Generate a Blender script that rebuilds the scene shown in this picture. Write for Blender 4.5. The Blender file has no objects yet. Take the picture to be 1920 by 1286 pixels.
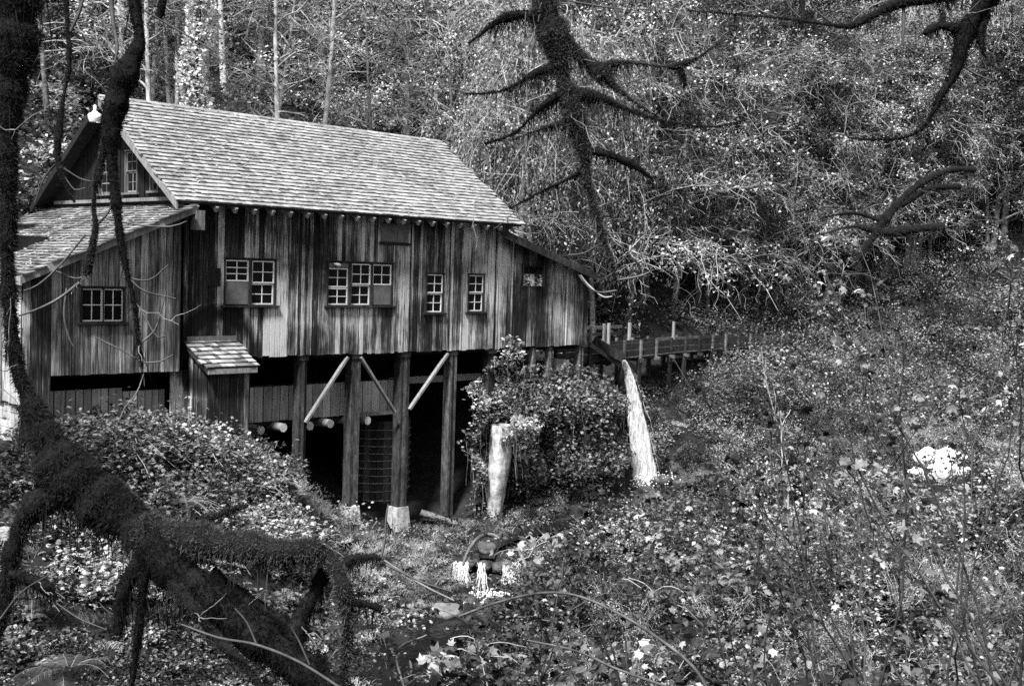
import bpy, math, random
import numpy as np
from mathutils import Vector, Matrix

random.seed(7); rng = np.random.default_rng(11)
C = bpy.context.scene.collection
SC = bpy.context.scene
rad = math.radians

# ---------------------------------------------------------------- camera
F_PX, PIT, ROL, YAW = 2283.4, .058, .031, .804
CAM = np.array([-17.639, -29.304, 2.637])
FW = np.array([math.sin(YAW)*math.cos(PIT), math.cos(YAW)*math.cos(PIT), -math.sin(PIT)])
_r = np.array([math.cos(YAW), -math.sin(YAW), 0]); _u = np.cross(_r, FW)
RT = _r*math.cos(ROL)+_u*math.sin(ROL); UP = -_r*math.sin(ROL)+_u*math.cos(ROL)
cd = bpy.data.cameras.new('camera'); cam = bpy.data.objects.new('camera', cd); C.objects.link(cam)
cd.sensor_width = 36; cd.lens = F_PX/1920*36; cd.clip_start = .1; cd.clip_end = 600
cam.matrix_world = Matrix(((RT[0], UP[0], -FW[0], CAM[0]), (RT[1], UP[1], -FW[1], CAM[1]), (RT[2], UP[2], -FW[2], CAM[2]), (0, 0, 0, 1)))
SC.camera = cam
cd.dof.use_dof = True; cd.dof.focus_distance = 34; cd.dof.aperture_fstop = 16

# ---------------------------------------------------------------- light
SUN_EL, SUN_AZ = rad(58), rad(249)      # azimuth measured clockwise from +Y
w = bpy.data.worlds.new('World'); SC.world = w; w.use_nodes = True
nt = w.node_tree; nt.nodes.clear()
sky = nt.nodes.new('ShaderNodeTexSky'); sky.sky_type = 'NISHITA'; sky.sun_disc = False
sky.sun_elevation = SUN_EL; sky.sun_rotation = SUN_AZ
bw = nt.nodes.new('ShaderNodeRGBToBW'); bg = nt.nodes.new('ShaderNodeBackground'); bg.inputs[1].default_value = .11
wo = nt.nodes.new('ShaderNodeOutputWorld')
nt.links.new(sky.outputs[0], bw.inputs[0]); nt.links.new(bw.outputs[0], bg.inputs[0]); nt.links.new(bg.outputs[0], wo.inputs[0])
sd = bpy.data.lights.new('sun', 'SUN'); sd.energy = 3.8; sd.angle = rad(7); sd.color = (1, 1, 1)
so = bpy.data.objects.new('sun', sd); C.objects.link(so)
sdir = Vector((math.sin(SUN_AZ)*math.cos(SUN_EL), math.cos(SUN_AZ)*math.cos(SUN_EL), math.sin(SUN_EL)))
so.rotation_euler = sdir.to_track_quat('Z', 'Y').to_euler(); so.location = (0, 0, 40)
SC.view_settings.view_transform = 'Standard'; SC.view_settings.look = 'None'
SC.view_settings.exposure = 1.48; SC.view_settings.gamma = 1; SC.view_settings.use_curve_mapping = False
SC.cycles.max_bounces = 5; SC.cycles.diffuse_bounces = 3; SC.cycles.glossy_bounces = 2
SC.cycles.transmission_bounces = 4; SC.cycles.transparent_max_bounces = 6
SC.cycles.use_denoising = False; SC.cycles.sample_clamp_indirect = 4

def at(px, py, d):
    "world point at depth d metres seen from the viewing bank"
    return CAM+(FW+RT*(px-960)/F_PX-UP*(py-643)/F_PX)*d
def proj(P):
    P = np.asarray(P, float)-CAM; z = P@FW
    return 960+F_PX*(P@RT)/z, 643-F_PX*(P@UP)/z, z

# ---------------------------------------------------------------- materials
def N(nt, t, **k):
    n = nt.nodes.new(t)
    for a, b in k.items(): setattr(n, a, b)
    return n
def newmat(name):
    m = bpy.data.materials.new(name); m.use_nodes = True; nt = m.node_tree
    return m, nt, nt.nodes['Principled BSDF']
def math_(nt, op, a, b=None, c=None, clamp=False):
    n = N(nt, 'ShaderNodeMath', operation=op, use_clamp=clamp)
    for i, v in enumerate((a, b, c)):
        if v is None: continue
        if isinstance(v, (int, float)): n.inputs[i].default_value = v
        else: nt.links.new(v, n.inputs[i])
    return n.outputs[0]
def noise(nt, scale, mult=(1, 1, 1), detail=4, rough=.6, vec=None, dist=0):
    if vec is None: vec = N(nt, 'ShaderNodeNewGeometry').outputs['Position']
    mp = N(nt, 'ShaderNodeMapping'); mp.inputs['Scale'].default_value = mult; nt.links.new(vec, mp.inputs[0])
    n = N(nt, 'ShaderNodeTexNoise'); n.inputs['Scale'].default_value = scale; n.inputs['Detail'].default_value = detail
    n.inputs['Roughness'].default_value = rough; n.inputs['Distortion'].default_value = dist
    nt.links.new(mp.outputs[0], n.inputs['Vector']); return n.outputs['Fac']
def ramp(nt, fac, stops):
    r = N(nt, 'ShaderNodeValToRGB'); e = r.color_ramp.elements
    while len(e) < len(stops): e.new(.5)
    for i, (p, v) in enumerate(stops): e[i].position = p; e[i].color = (v, v, v, 1)
    nt.links.new(fac, r.inputs[0]); return r.outputs[0]
def bump(nt, p, h, s, d=.02):
    b = N(nt, 'ShaderNodeBump'); b.inputs['Strength'].default_value = s; b.inputs['Distance'].default_value = d
    nt.links.new(h, b.inputs['Height']); nt.links.new(b.outputs[0], p.inputs['Normal'])

def wood(name, stops, streak=(16, 16, .7), kt=.42, ks=.62, kb=.45, off=-.27, stain=None):
    "weathered timber: every piece has its own tone, grain runs along the board"
    m, nt, p = newmat(name)
    t = N(nt, 'ShaderNodeAttribute', attribute_name='tone').outputs['Fac']
    s = noise(nt, 1, streak, 5, .65); s2 = noise(nt, 1, tuple(v*3.4 for v in streak), 3, .6)
    b = noise(nt, .55, (1, 1, .8), 4, .6)
    v = math_(nt, 'MULTIPLY_ADD', t, kt, off)
    v = math_(nt, 'MULTIPLY_ADD', s, ks, v); v = math_(nt, 'MULTIPLY_ADD', b, kb, v); v = math_(nt, 'MULTIPLY_ADD', s2, .28, v)
    v = math_(nt, 'SUBTRACT', v, .13)
    if stain:          # old arched water stain on the boards
        sp = N(nt, 'ShaderNodeSeparateXYZ'); nt.links.new(N(nt, 'ShaderNodeNewGeometry').outputs['Position'], sp.inputs[0])
        dx = math_(nt, 'SUBTRACT', sp.outputs[0], stain[0]); dz = math_(nt, 'SUBTRACT', sp.outputs[2], stain[1])
        r_ = math_(nt, 'SQRT', math_(nt, 'ADD', math_(nt, 'MULTIPLY', dx, dx), math_(nt, 'MULTIPLY', dz, dz)))
        e_ = math_(nt, 'MAXIMUM', math_(nt, 'SUBTRACT', 1, math_(nt, 'DIVIDE', math_(nt, 'ABSOLUTE', math_(nt, 'SUBTRACT', r_, stain[2])), stain[3])), 0)
        v = math_(nt, 'SUBTRACT', v, math_(nt, 'MULTIPLY', e_, .38))
    nt.links.new(ramp(nt, v, stops), p.inputs['Base Color']); p.inputs['Roughness'].default_value = .85
    p.inputs['Specular IOR Level'].default_value = .25
    bump(nt, p, math_(nt, 'ADD', s, s2), .6, .012); return m
M = {}
M['siding'] = wood('weathered_siding', stain=(1.0, .1, 1.15, .3), stops=[(.26, .004), (.45, .04), (.56, .19), (.72, .58)], kt=.52, ks=.95, kb=1.05, off=-.76, streak=(30, 30, 1.1))
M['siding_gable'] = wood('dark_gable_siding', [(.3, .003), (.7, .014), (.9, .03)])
M['siding_lean'] = wood('lean_to_siding', [(.24, .01), (.43, .08), (.58, .26), (.74, .58)], kt=.6, ks=.9, kb=.8, off=-.66, streak=(28, 28, 1.1))
M['siding_back'] = wood('grey_apron_boards', [(.22, .08), (.42, .25), (.6, .45), (.85, .65)])
M['shingle'] = wood('cedar_shingles', [(.1, .012), (.3, .16), (.55, .28), (.85, .4)], streak=(12, 7, 7), kt=.3, ks=.5, kb=.45, off=-.18)
M['shingle_old'] = wood('mossy_cedar_shingles', [(.12, .02), (.4, .1), (.6, .2), (.85, .36)], streak=(7, 7, 7), kt=.5, ks=.5, kb=.6, off=-.3)
M['timber'] = wood('dark_timber', [(.22, .004), (.45, .018), (.62, .06), (.85, .2)], streak=(9, 9, 3))
M['stave'] = wood('barrel_staves', [(.2, .02), (.5, .07), (.8, .15)])
M['timber_pale'] = wood('pale_timber', [(.2, .04), (.45, .13), (.65, .26), (.85, .42)], streak=(14, 14, 2))
M['flume_wood'] = wood('flume_planks', [(.25, .012), (.48, .05), (.66, .13), (.85, .32)], streak=(4, 4, 12))
M['paint'] = wood('worn_white_paint', [(.1, .6), (.35, .75), (.7, .85)], kb=.3)
def plain(name, v, rough=.8, nz=None, spec=.3, metal=0):
    m, nt, p = newmat(name); p.inputs['Base Color'].default_value = (v, v, v, 1); p.inputs['Roughness'].default_value = rough
    p.inputs['Specular IOR Level'].default_value = spec; p.inputs['Metallic'].default_value = metal
    if nz:
        sc, lo, hi, bs = nz; n = noise(nt, sc, (1, 1, 1), 6, .65)
        nt.links.new(ramp(nt, n, [(.32, lo), (.5, (lo+hi)/2), (.68, hi)]), p.inputs['Base Color']); bump(nt, p, n, bs, .04)
    return m
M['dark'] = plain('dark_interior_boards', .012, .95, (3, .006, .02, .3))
M['glass'] = plain('window_glass', .008, .12, spec=.4)
M['panel'] = plain('grey_screen_panel', .12, .9, (4, .09, .17, .1))
M['concrete'] = plain('concrete', .4, .9, (3.5, .12, .5, .6))
M['concrete_white'] = plain('pale_concrete', .5, .9, (3.2, .1, .6, 1))
M['hoop'] = plain('worn_steel_hoops', .4, .5, (9, .2, .5, .2)); M['iron'] = plain('rusty_iron', .05, .6, (20, .05, .16, .3))
M['enamel'] = plain('white_enamel', .75, .35, spec=.5)
M['rock'] = plain('wet_rock', .05, .6, (4, .008, .09, 1), spec=.3)
M['rock_pale'] = plain('pale_rock', .4, .8, (3, .04, .22, 1))
M['bark'] = plain('dark_bark', .03, .95, (9, .012, .06, 1))
M['bark_pale'] = plain('pale_alder_bark', .4, .9, (3, .16, .62, .6))
M['bark_mid'] = plain('grey_bark', .14, .95, (5, .04, .22, 1))
M['twig'] = plain('pale_twigs', .26, .8, (1.2, .06, .42, .1))
M['twig_cane'] = plain('cane_bark', .1, .8, (6, .02, .13, .2)); M['twig_dark'] = plain('dark_twigs', .05, .8, (6, .02, .09, .1))
M['soil'] = plain('forest_soil', .03, 1, (2.6, .003, .022, 1))
M['moss_core'] = plain('moss_bed', .01, 1, (14, .004, .016, 1), spec=.1)
M['log_end'] = plain('cut_log_end', .45, .8, (14, .3, .6, .3))
M['grass'] = None
def leafmat(name, gain, trans=.35, rough=.45, spec=.3, top=.5):
    m, nt, p = newmat(name)
    t = N(nt, 'ShaderNodeAttribute', attribute_name='tone').outputs['Fac']
    r = N(nt, 'ShaderNodeObjectInfo').outputs['Random']
    v = math_(nt, 'MULTIPLY', t, math_(nt, 'MULTIPLY_ADD', math_(nt, 'POWER', r, 2.6), 1.9, .14)); v = math_(nt, 'MINIMUM', math_(nt, 'MULTIPLY', v, gain), top)
    cc = N(nt, 'ShaderNodeCombineColor')
    for i in range(3): nt.links.new(v, cc.inputs[i])
    nt.links.new(cc.outputs[0], p.inputs['Base Color']); p.inputs['Roughness'].default_value = rough; p.inputs['Specular IOR Level'].default_value = spec
    tr = N(nt, 'ShaderNodeBsdfTranslucent'); nt.links.new(cc.outputs[0], tr.inputs[0])
    mx = N(nt, 'ShaderNodeMixShader'); mx.inputs[0].default_value = trans
    nt.links.new(p.outputs[0], mx.inputs[1]); nt.links.new(tr.outputs[0], mx.inputs[2])
    nt.links.new(mx.outputs[0], nt.nodes['Material Output'].inputs[0]); return m
M['leaf_bright'] = leafmat('autumn_maple_leaves', 1.5)
M['leaf_pale'] = leafmat('pale_autumn_leaves', 4., top=.75)
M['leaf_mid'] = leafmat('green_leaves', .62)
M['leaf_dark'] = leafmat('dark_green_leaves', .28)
M['leaf_deep'] = leafmat('fir_needles', .16, .2)
M['moss'] = leafmat('moss_fuzz', .1, .45, .9, .05)
M['grass'] = leafmat('dry_grass', .8, .3, .7, .1)
m, nt, p = newmat('creek_water'); p.inputs['Base Color'].default_value = (.006, .006, .006, 1); p.inputs['Roughness'].default_value = .08
bump(nt, p, noise(nt, 3.5, (1, 1, 1), 4, .6), .5, .08); M['water'] = m
m, nt, p = newmat('white_water'); fz = noise(nt, 1, (9, 9, 2.2), 4, .7)
nt.links.new(ramp(nt, fz, [(.3, .45), (.5, .8), (.7, .95)]), p.inputs['Base Color']); p.inputs['Roughness'].default_value = .5; bump(nt, p, fz, .8, .05)
tb = N(nt, 'ShaderNodeBsdfTransparent'); mx = N(nt, 'ShaderNodeMixShader')
nt.links.new(ramp(nt, noise(nt, 1, (15, 15, 1.6), 5, .75, dist=.6), [(.4, 0), (.6, 1)]), mx.inputs[0])
nt.links.new(tb.outputs[0], mx.inputs[1]); nt.links.new(p.outputs[0], mx.inputs[2]); nt.links.new(mx.outputs[0], nt.nodes['Material Output'].inputs[0])
M['foam'] = m
M['foam_solid'] = plain('churned_foam', .8, .6, (7, .35, .95, 1))

# ---------------------------------------------------------------- mesh helpers
def mk(name, V, F, mat, tone=None, smooth=False):
    V = np.asarray(V, np.float32); F = np.asarray(F, np.int32); k = F.shape[1]
    me = bpy.data.meshes.new(name); me.vertices.add(len(V)); me.vertices.foreach_set('co', V.ravel())
    me.loops.add(F.size); me.loops.foreach_set('vertex_index', F.ravel())
    me.polygons.add(len(F)); me.polygons.foreach_set('loop_start', np.arange(0, F.size, k, dtype=np.int32))
    try: me.polygons.foreach_set('loop_total', np.full(len(F), k, np.int32))
    except Exception: pass
    me.polygons.foreach_set('use_smooth', np.full(len(F), bool(smooth)))
    if tone is not None:
        a = me.attributes.new('tone', 'FLOAT', 'POINT')
        t = np.full(len(V), tone, np.float32) if np.isscalar(tone) else np.asarray(tone, np.float32)
        a.data.foreach_set('value', t)
    me.update(calc_edges=True); me.materials.append(mat); return me
def link(name, me, parent=None, kind=None, label=None):
    o = bpy.data.objects.new(name, me); C.objects.link(o)
    if parent is not None: o.parent = parent
    if kind: o['kind'] = kind
    if label: o['label'] = label
    return o
def thing(name, label, cat, loc=(0, 0, 0), group=None):
    o = bpy.data.objects.new(name, None); C.objects.link(o); o.location = tuple(float(v) for v in loc); o.empty_display_size = .2
    o['label'] = label; o['category'] = cat
    if group: o['group'] = group
    return o
def attach(o, parent):
    "world-space mesh under a thing that stands at its own base"
    o.parent = parent; o.matrix_parent_inverse = Matrix.Translation(-Vector(parent.location)); return o
def tag(o, label, cat, group=None):
    o['label'] = label; o['category'] = cat
    if group: o['group'] = group
    return o
BOXF = np.array([(0, 1, 2, 3), (7, 6, 5, 4), (0, 4, 5, 1), (1, 5, 6, 2), (2, 6, 7, 3), (3, 7, 4, 0)])[:, ::-1]
class MB:
    "collects hexahedra and loose shapes into one mesh"
    def __init__(s): s.V = []; s.F = []; s.T = []; s.n = 0
    def hexa(s, v8, tone=None):
        t = random.random() if tone is None else tone
        s.V.append(np.asarray(v8, float)); s.F.append(BOXF+s.n); s.T.append(np.full(8, t)); s.n += 8
    def box(s, x0, x1, y0, y1, z0, z1, tone=None):
        s.hexa([(x0, y0, z0), (x1, y0, z0), (x1, y1, z0), (x0, y1, z0), (x0, y0, z1), (x1, y0, z1), (x1, y1, z1), (x0, y1, z1)], tone)
    def beam(s, a, b, w, h, up=(0, 0, 1), tone=None):
        a = Vector(a); b = Vector(b); d = (b-a).normalized(); sd = d.cross(Vector(up))
        sd = (sd if sd.length > 1e-4 else Vector((1, 0, 0))).normalized()*w/2; u = sd.cross(d).normalized()*h/2
        s.hexa([a-sd-u, a+sd-u, b+sd-u, b-sd-u, a-sd+u, a+sd+u, b+sd+u, b-sd+u], tone)
    def mesh(s, name, mat): return mk(name, np.concatenate(s.V), np.concatenate(s.F), mat, np.concatenate(s.T))
    def build(s, name, mat, parent=None, **k): return link(name, s.mesh(name, mat), parent, **k)
def tubes(P, R, sides=4, caps=False):
    "P (n,k,3) centre lines, R (n,k) radii -> verts, quads"
    P = np.asarray(P, float); R = np.asarray(R, float); n, k, _ = P.shape
    T = np.gradient(P, axis=1); T /= np.linalg.norm(T, axis=2, keepdims=True)+1e-9
    ref = np.where(np.abs(T[:, :1, 2:3]) > .8, np.array([1., 0, 0]), np.array([0, 0, 1.]))
    A = np.cross(T, ref); A /= np.linalg.norm(A, axis=2, keepdims=True)+1e-9; B = np.cross(T, A)
    th = np.arange(sides)*2*math.pi/sides
    V = P[:, :, None]+R[:, :, None, None]*(A[:, :, None]*np.cos(th)[:, None]+B[:, :, None]*np.sin(th)[:, None])
    idx = np.arange(n*k*sides).reshape(n, k, sides); a = idx[:, :-1]; b = idx[:, 1:]
    F = np.stack([a, np.roll(a, -1, 2), np.roll(b, -1, 2), b], -1).reshape(-1, 4)
    return V.reshape(-1, 3), F
def catmull(pts, step):
    pts = np.asarray(pts, float); p = np.vstack([2*pts[0]-pts[1], pts, 2*pts[-1]-pts[-2]]); out = []
    for i in range(1, len(p)-2):
        n = max(2, int(np.linalg.norm(p[i+1, :3]-p[i, :3])/step)); t = np.linspace(0, 1, n, endpoint=False)[:, None]
        out.append(.5*((2*p[i])+(-p[i-1]+p[i+1])*t+(2*p[i-1]-5*p[i]+4*p[i+1]-p[i+2])*t**2+(-p[i-1]+3*p[i]-3*p[i+1]+p[i+2])*t**3))
    return np.vstack(out+[pts[-1:]])
def norm(v): return v/(np.linalg.norm(v, axis=-1, keepdims=True)+1e-9)
def leaves(P, size, up=.7, w=.34, tonelo=.07, tonehi=1., shape='diamond', D=None, power=2.3):
    P = np.asarray(P, float); n = len(P); s = (size*rng.uniform(.6, 1.35, n))[:, None]
    nn = norm(rng.normal(size=(n, 3))+np.array([0, 0, up*2.2])); a = rng.normal(size=(n, 3)) if D is None else D+rng.normal(size=(n, 3))*.35
    a = norm(a-nn*np.sum(a*nn, 1, keepdims=True)); b = np.cross(nn, a)
    tone = tonelo+(tonehi-tonelo)*rng.random(n)**power
    if shape == 'diamond':
        V = np.stack([P-a*s*.5, P+b*s*w+nn*s*.1-a*s*.06, P+a*s*.5-nn*s*.05, P-b*s*w+nn*s*.1-a*s*.06], 1)
        i = np.arange(n)[:, None]*4; F = np.concatenate([i+[0, 1, 2], i+[0, 2, 3]]); k = 4
    elif shape == 'blade':
        V = np.stack([P-b*s*w, P+b*s*w, P+a*s], 1); F = np.arange(n)[:, None]*3+[0, 1, 2]; k = 3
    else:                                            # lobed maple or bramble outline
        ang = np.radians([180, 125, 105, 62, 38, 0, -38, -62, -105, -125]); rr = np.array([.42, .5, .3, .52, .28, .62, .28, .52, .3, .5])
        R = a[:, None]*(np.cos(ang)*rr)[:, None]+b[:, None]*(np.sin(ang)*rr)[:, None]-nn[:, None]*(rr**2*.45)[:, None]
        V = np.concatenate([P[:, None], P[:, None]+R*s[:, None]], 1); k = 11; i = np.arange(n)[:, None]*11
        F = np.concatenate([i+[0, 1+j, 1+(j+1) % 10] for j in range(10)])
    return V.reshape(-1, 3), F, np.repeat(tone, k)
def join(parts):
    V = []; F = []; T = []; n = 0
    for v, f, *t in parts:
        V.append(v); F.append(f+n); n += len(v)
        T.append(t[0] if t else np.full(len(v), .5))
    return np.concatenate(V), np.concatenate(F), np.concatenate(T)
def quads_to_tris(F): return np.concatenate([F[:, [0, 1, 2]], F[:, [0, 2, 3]]])
def arcs(S, D, L, g=-.3, K=7, wob=.05):
    "curving twigs from S along D, length L, bending by g*z"
    S = np.asarray(S, float); n = len(S); D = norm(np.asarray(D, float)); L = np.broadcast_to(L, (n,))[:, None, None]
    g = np.broadcast_to(g, (n,))[:, None, None]
    t = np.linspace(0, 1, K)[None, :, None]; side = norm(rng.normal(size=(n, 3)))[:, None]
    return S[:, None]+D[:, None]*L*t+np.array([0, 0, 1.])*g*L*t**2+side*L*wob*np.sin(t*5)+rng.normal(size=(n, K, 3))*L*wob*.15*(t > 0)
# ---------------------------------------------------------------- ground
CP = np.array([(45,-22,-3.6),(32,-11,-4.6),(26,-6,-5.0),(21,-1.5,-5.5),(15,-2.2,-5.95),(10,-2.5,-6.05),(8.3,-3.5,-6.25),(7,-5,-6.9),(4,-6,-6.95),(.5,-8,-7.05),(-4,-12,-7.3),(-12,-17,-7.5),(-25,-24,-7.7),
 (5.8,.2,-5.1),(5.8,-.9,-5.5),(7.75,-.8,-6.05),(7.75,.2,-5.7),(10,.2,-5.6),(4,.3,-4.0),(2.3,0,-2.2),(.8,-1,-2.2),(-1,-1.2,-2),(-4,-1,-1.9),(-4.6,1,-2),(-6,0,-2),(-10,2,-1.5),(-4,3,-1.5),(0,4,-1.5),(5,4,-3.8),(10,4,-4.4),(5,9,-.8),(12,9,-.8),(-2,10,-.3),(-10,12,.5),
 (0,-3,-3.7),(3,-2,-4.6),(4.5,-3,-5.9),(5.5,-1.5,-5.3),(-1,-5,-5.6),(-4,-4,-4.4),(-4,-7,-5.9),(-8,-6,-5.2),(-10,-9,-5.7),(-14,-4,-3.4),(-2,-9,-7.0),(3.4,-4.6,-6.6),(2,-2.4,-4.3),
 (12.3,-.3,-5.3),(12.5,1.5,-3.2),(14,1.8,-1.6),(14.5,-.5,-5.1),(17,1.8,-1.7),(17,-.8,-5.2),(20,1.4,-3.6),(19.5,-.2,-5.6),(20.8,-.6,-5.7),
 (21,2.2,-2.6),(23,3,-1.7),(26,2.8,-1.5),(26,-1,-4.0),(33,4,-1.5),(33,-3,-3.4),(41,4.8,-1.5),(50,4,-1.2),(38,-8,-3),(48,-10,-1),
 (0,16,4),(10,16,4),(20,12,3),(20,16,5.5),(30,14,6),(45,14,7),(0,30,14),(20,30,16),(40,30,17),(60,5,8),(60,-15,6),(75,-10,14),(80,20,24),(30,50,30),(0,50,28),(-20,20,5),(-20,40,18),(60,45,30),
 (13.5,-9.5,-5.3),(5,-14,-6.4),(13,-14,-5.2),(20,-12,-4.9),(25,-16,-4.2),(20,-22,-3.9),(10,-26,-3.6),(4,-20.5,-5.4),(-2.5,-23.7,-3.6),(0,-32,-.8),(10,-40,2),(30,-30,0),(40,-40,5),(-8,-22,-5.2),(-13,-23,-2.8),(-17.6,-29.3,.9),(-15.5,-27,.1),
 (-12,-31,.2),(-25,-28,1),(-30,-40,5),(0,-50,12),(-40,-30,4),(-35,-10,1),(-20,-12,-4.6),(-40,-60,22),(0,-70,24),(40,-70,24),(80,-60,24),(-60,-20,14),(-60,20,12),(-16,-22,-3.2),(-10,-18,-6.6),(-60,-60,26),(85,-30,22)], float)
def _fit():
    P = CP[:, :2]; n = len(P); r = np.linalg.norm(P[:, None]-P[None], axis=2)
    A = np.zeros((n+3, n+3)); A[:n, :n] = -r; A[:n, n] = A[n, :n] = 1; A[:n, n+1:] = P; A[n+1:, :n] = P.T
    return np.linalg.solve(A, np.r_[CP[:, 2], 0, 0, 0])
_W = _fit()
def ground(x, y):
    x = np.atleast_1d(np.asarray(x, float)); y = np.atleast_1d(np.asarray(y, float)); out = np.zeros_like(x)
    for s in range(0, len(x), 20000):
        q = np.stack([x[s:s+20000], y[s:s+20000]], 1); r = np.linalg.norm(q[:, None]-CP[None, :, :2], axis=2)
        out[s:s+20000] = -r@_W[:-3]+_W[-3]+q@_W[-2:]
    bump_ = .1*np.sin(x*2.1+y*.7)*np.cos(y*1.9-x*.4)+.05*np.sin(x*5.3+1)*np.sin(y*4.7)+.03*np.sin(x*11+y*3)*np.cos(y*9.1)
    far = .8*np.sin(x*.31+1)*np.cos(y*.27)*np.clip((y-10)/15, 0, 1)
    return out+bump_+far
def gz(x, y): return float(ground(x, y)[0])
def axis_(a, b, c, d, fine, coarse):
    return np.unique(np.r_[np.arange(a, b, coarse), np.arange(b, c, fine), np.arange(c, d+coarse, coarse)])
gx = axis_(-60, -13, 30, 85, .33, 1.6); gy = axis_(-70, -17, 8, 50, .33, 1.6)
X, Y = np.meshgrid(gx, gy, indexing='ij'); Z = ground(X.ravel(), Y.ravel())
i = np.arange(X.size).reshape(X.shape)
F = np.stack([i[:-1, :-1], i[1:, :-1], i[1:, 1:], i[:-1, 1:]], -1).reshape(-1, 4)
link('ground', mk('ground', np.stack([X.ravel(), Y.ravel(), Z], 1), F, M['soil'], smooth=True), kind='structure')

# creek: lower reach and the pool above the little cascade
def creek(name, pts, wid, zoff, mat='water'):
    c = catmull(pts, .5); t = norm(np.gradient(c, axis=0)); s = np.cross(t, [0, 0, 1.]); s = norm(s)
    k = 9; u = np.linspace(-1, 1, k); ww = np.interp(np.arange(len(c)), np.linspace(0, len(c)-1, len(wid)), wid)
    V = c[:, None]+s[:, None]*(u[:, None]*ww[:, None, None]); V[..., 2] = c[:, None, 2]+zoff
    V = V.reshape(-1, 3); i = np.arange(len(V)).reshape(len(c), k)
    F = np.stack([i[:-1, :-1], i[1:, :-1], i[1:, 1:], i[:-1, 1:]], -1).reshape(-1, 4)
    return link(name, mk(name, V, F, M[mat], smooth=True), kind='structure')
creek('creek_water', [(7.2, -4.9, -6.72), (4, -6, -6.75), (.5, -8, -6.85), (-4, -12, -7.05), (-12, -17, -7.2), (-25, -24, -7.4)], [.9, 1.3, 1.5, 1.8, 2.2, 2.5], 0)
creek('upper_creek_water', [(45, -22, -3.4), (32, -11, -4.4), (26, -6, -4.85), (21, -1.6, -5.32), (15, -2.2, -5.8), (10, -2.5, -5.93), (8.5, -3.3, -6.12)], [.8, .9, .8, .9, .6, .5, .25], 0)

# ---------------------------------------------------------------- the mill
MILL = thing('mill_building', 'weathered grey wooden mill with shingled gable roof standing on tall posts over the creek bank', 'mill', (6, 4, -4.5))
def part(name, me, parent=MILL, **k):
    o = link(name, me, **k)
    if parent is MILL: attach(o, MILL)
    else: o.parent = parent
    return o
def breaks(x0, x1, wid, snap=()):
    b = [x0]
    while b[-1] < x1-wid[0]: b.append(b[-1]+random.uniform(*wid))
    b[-1] = x1
    b = np.array(b)
    for s in snap:
        j = int(np.argmin(abs(b-s)))
        if 0 < j < len(b)-1: b[j] = s
    return sorted(set(np.round(b, 4).tolist()))
def siding(parent, x0, x1, zb, zt, plane, openings=(), wid=(.16, .3), mat='siding', axis='x', side=-1, thick=.026, batten=.45, ragged=.025, tone=None, name='board', twid=.05, gap=.009):
    fb = zb if callable(zb) else (lambda x: zb); ft = zt if callable(zt) else (lambda x: zt)
    snaps = [v for o in openings for v in o[:2]]
    bs = breaks(x0, x1, wid, snaps); prev = random.random()
    def put(xa, xb, za, zc, zd, depth, t, nm, off=0.):
        p0 = plane+side*off; p1 = p0+side*depth; lo, hi = min(p0, p1), max(p0, p1)
        v = [(xa, lo, za), (xb, lo, za), (xb, hi, za), (xa, hi, za), (xa, lo, zc), (xb, lo, zd), (xb, hi, zd), (xa, hi, zc)]
        if axis == 'y': v = [(b, a, c) for a, b, c in v]; v = [v[j] for j in (3, 2, 1, 0, 7, 6, 5, 4)]
        m_ = MB(); m_.hexa(v, t); part(nm, m_.mesh(nm, M[mat]), parent)
    for xa, xb in zip(bs[:-1], bs[1:]):
        if xb-xa < .03: continue
        xc = (xa+xb)/2; base = fb(xc)+random.uniform(-ragged, ragged)
        cuts = sorted([(o[2], o[3]) for o in openings if o[0]-.01 < xc < o[1]+.01]); z = base; segs = []
        for a, b in cuts: segs.append((z, a, None)); z = b
        segs.append((z, ft(xa), ft(xb)))
        t = np.clip(prev*.35+random.random()*.65+random.uniform(-.1, .1), 0, 1); prev = t
        if tone: t = tone(xc, t)
        o = random.uniform(0, .014)
        for a, b, c in segs:
            if b-a > .04: put(xa+gap, xb-gap, a, b, b if c is None else c, thick, float(np.clip(t+random.uniform(-.06, .06), 0, 1)), name, o)
        if random.random() < batten and xb < x1-.05 and not any(oo[0]-.04 < xb < oo[1]+.04 for oo in openings):
            put(xb-twid/2, xb+twid/2, base+.01, ft(xb-twid/2)-.01, ft(xb+twid/2)-.01, .02, float(np.clip(random.random(), 0, 1)), 'batten', thick+.016)

# --- main front wall
WA, WB_, WC, WD = (1.15, 2.88, 1.47, 2.77), (4.71, 7.27, 1.47, 2.78), (8.67, 9.46, 1.24, 2.51), (10.54, 11.32, 1.27, 2.52)
fr = MB(); fr.box(-.1, 16.7, .08, .25, .02, .24, .3); fr.box(-.1, 12.4, .08, .2, 3.9, 4.05, .3)
for k in range(21): fr.box(-.05+k*.61, .03+k*.61, .06, .16, 4.02, 4.2, .3)
front = part('front_wall', fr.mesh('front_wall', M['timber']))
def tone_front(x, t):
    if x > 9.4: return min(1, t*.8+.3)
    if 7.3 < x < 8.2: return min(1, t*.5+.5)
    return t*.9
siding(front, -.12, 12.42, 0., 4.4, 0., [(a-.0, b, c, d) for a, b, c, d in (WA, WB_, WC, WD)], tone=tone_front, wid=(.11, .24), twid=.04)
lintel = MB(); lintel.box(6.75, 7.86, -.06, -.028, 3.46, 4.02, .5); part('hatch_cover', lintel.mesh('hatch_cover', M['panel']))
lintel = MB(); lintel.box(6.68, 7.95, -.085, -.03, 3.38, 3.45, .3); part('hatch_sill', lintel.mesh('hatch_sill', M['timber']))
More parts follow.
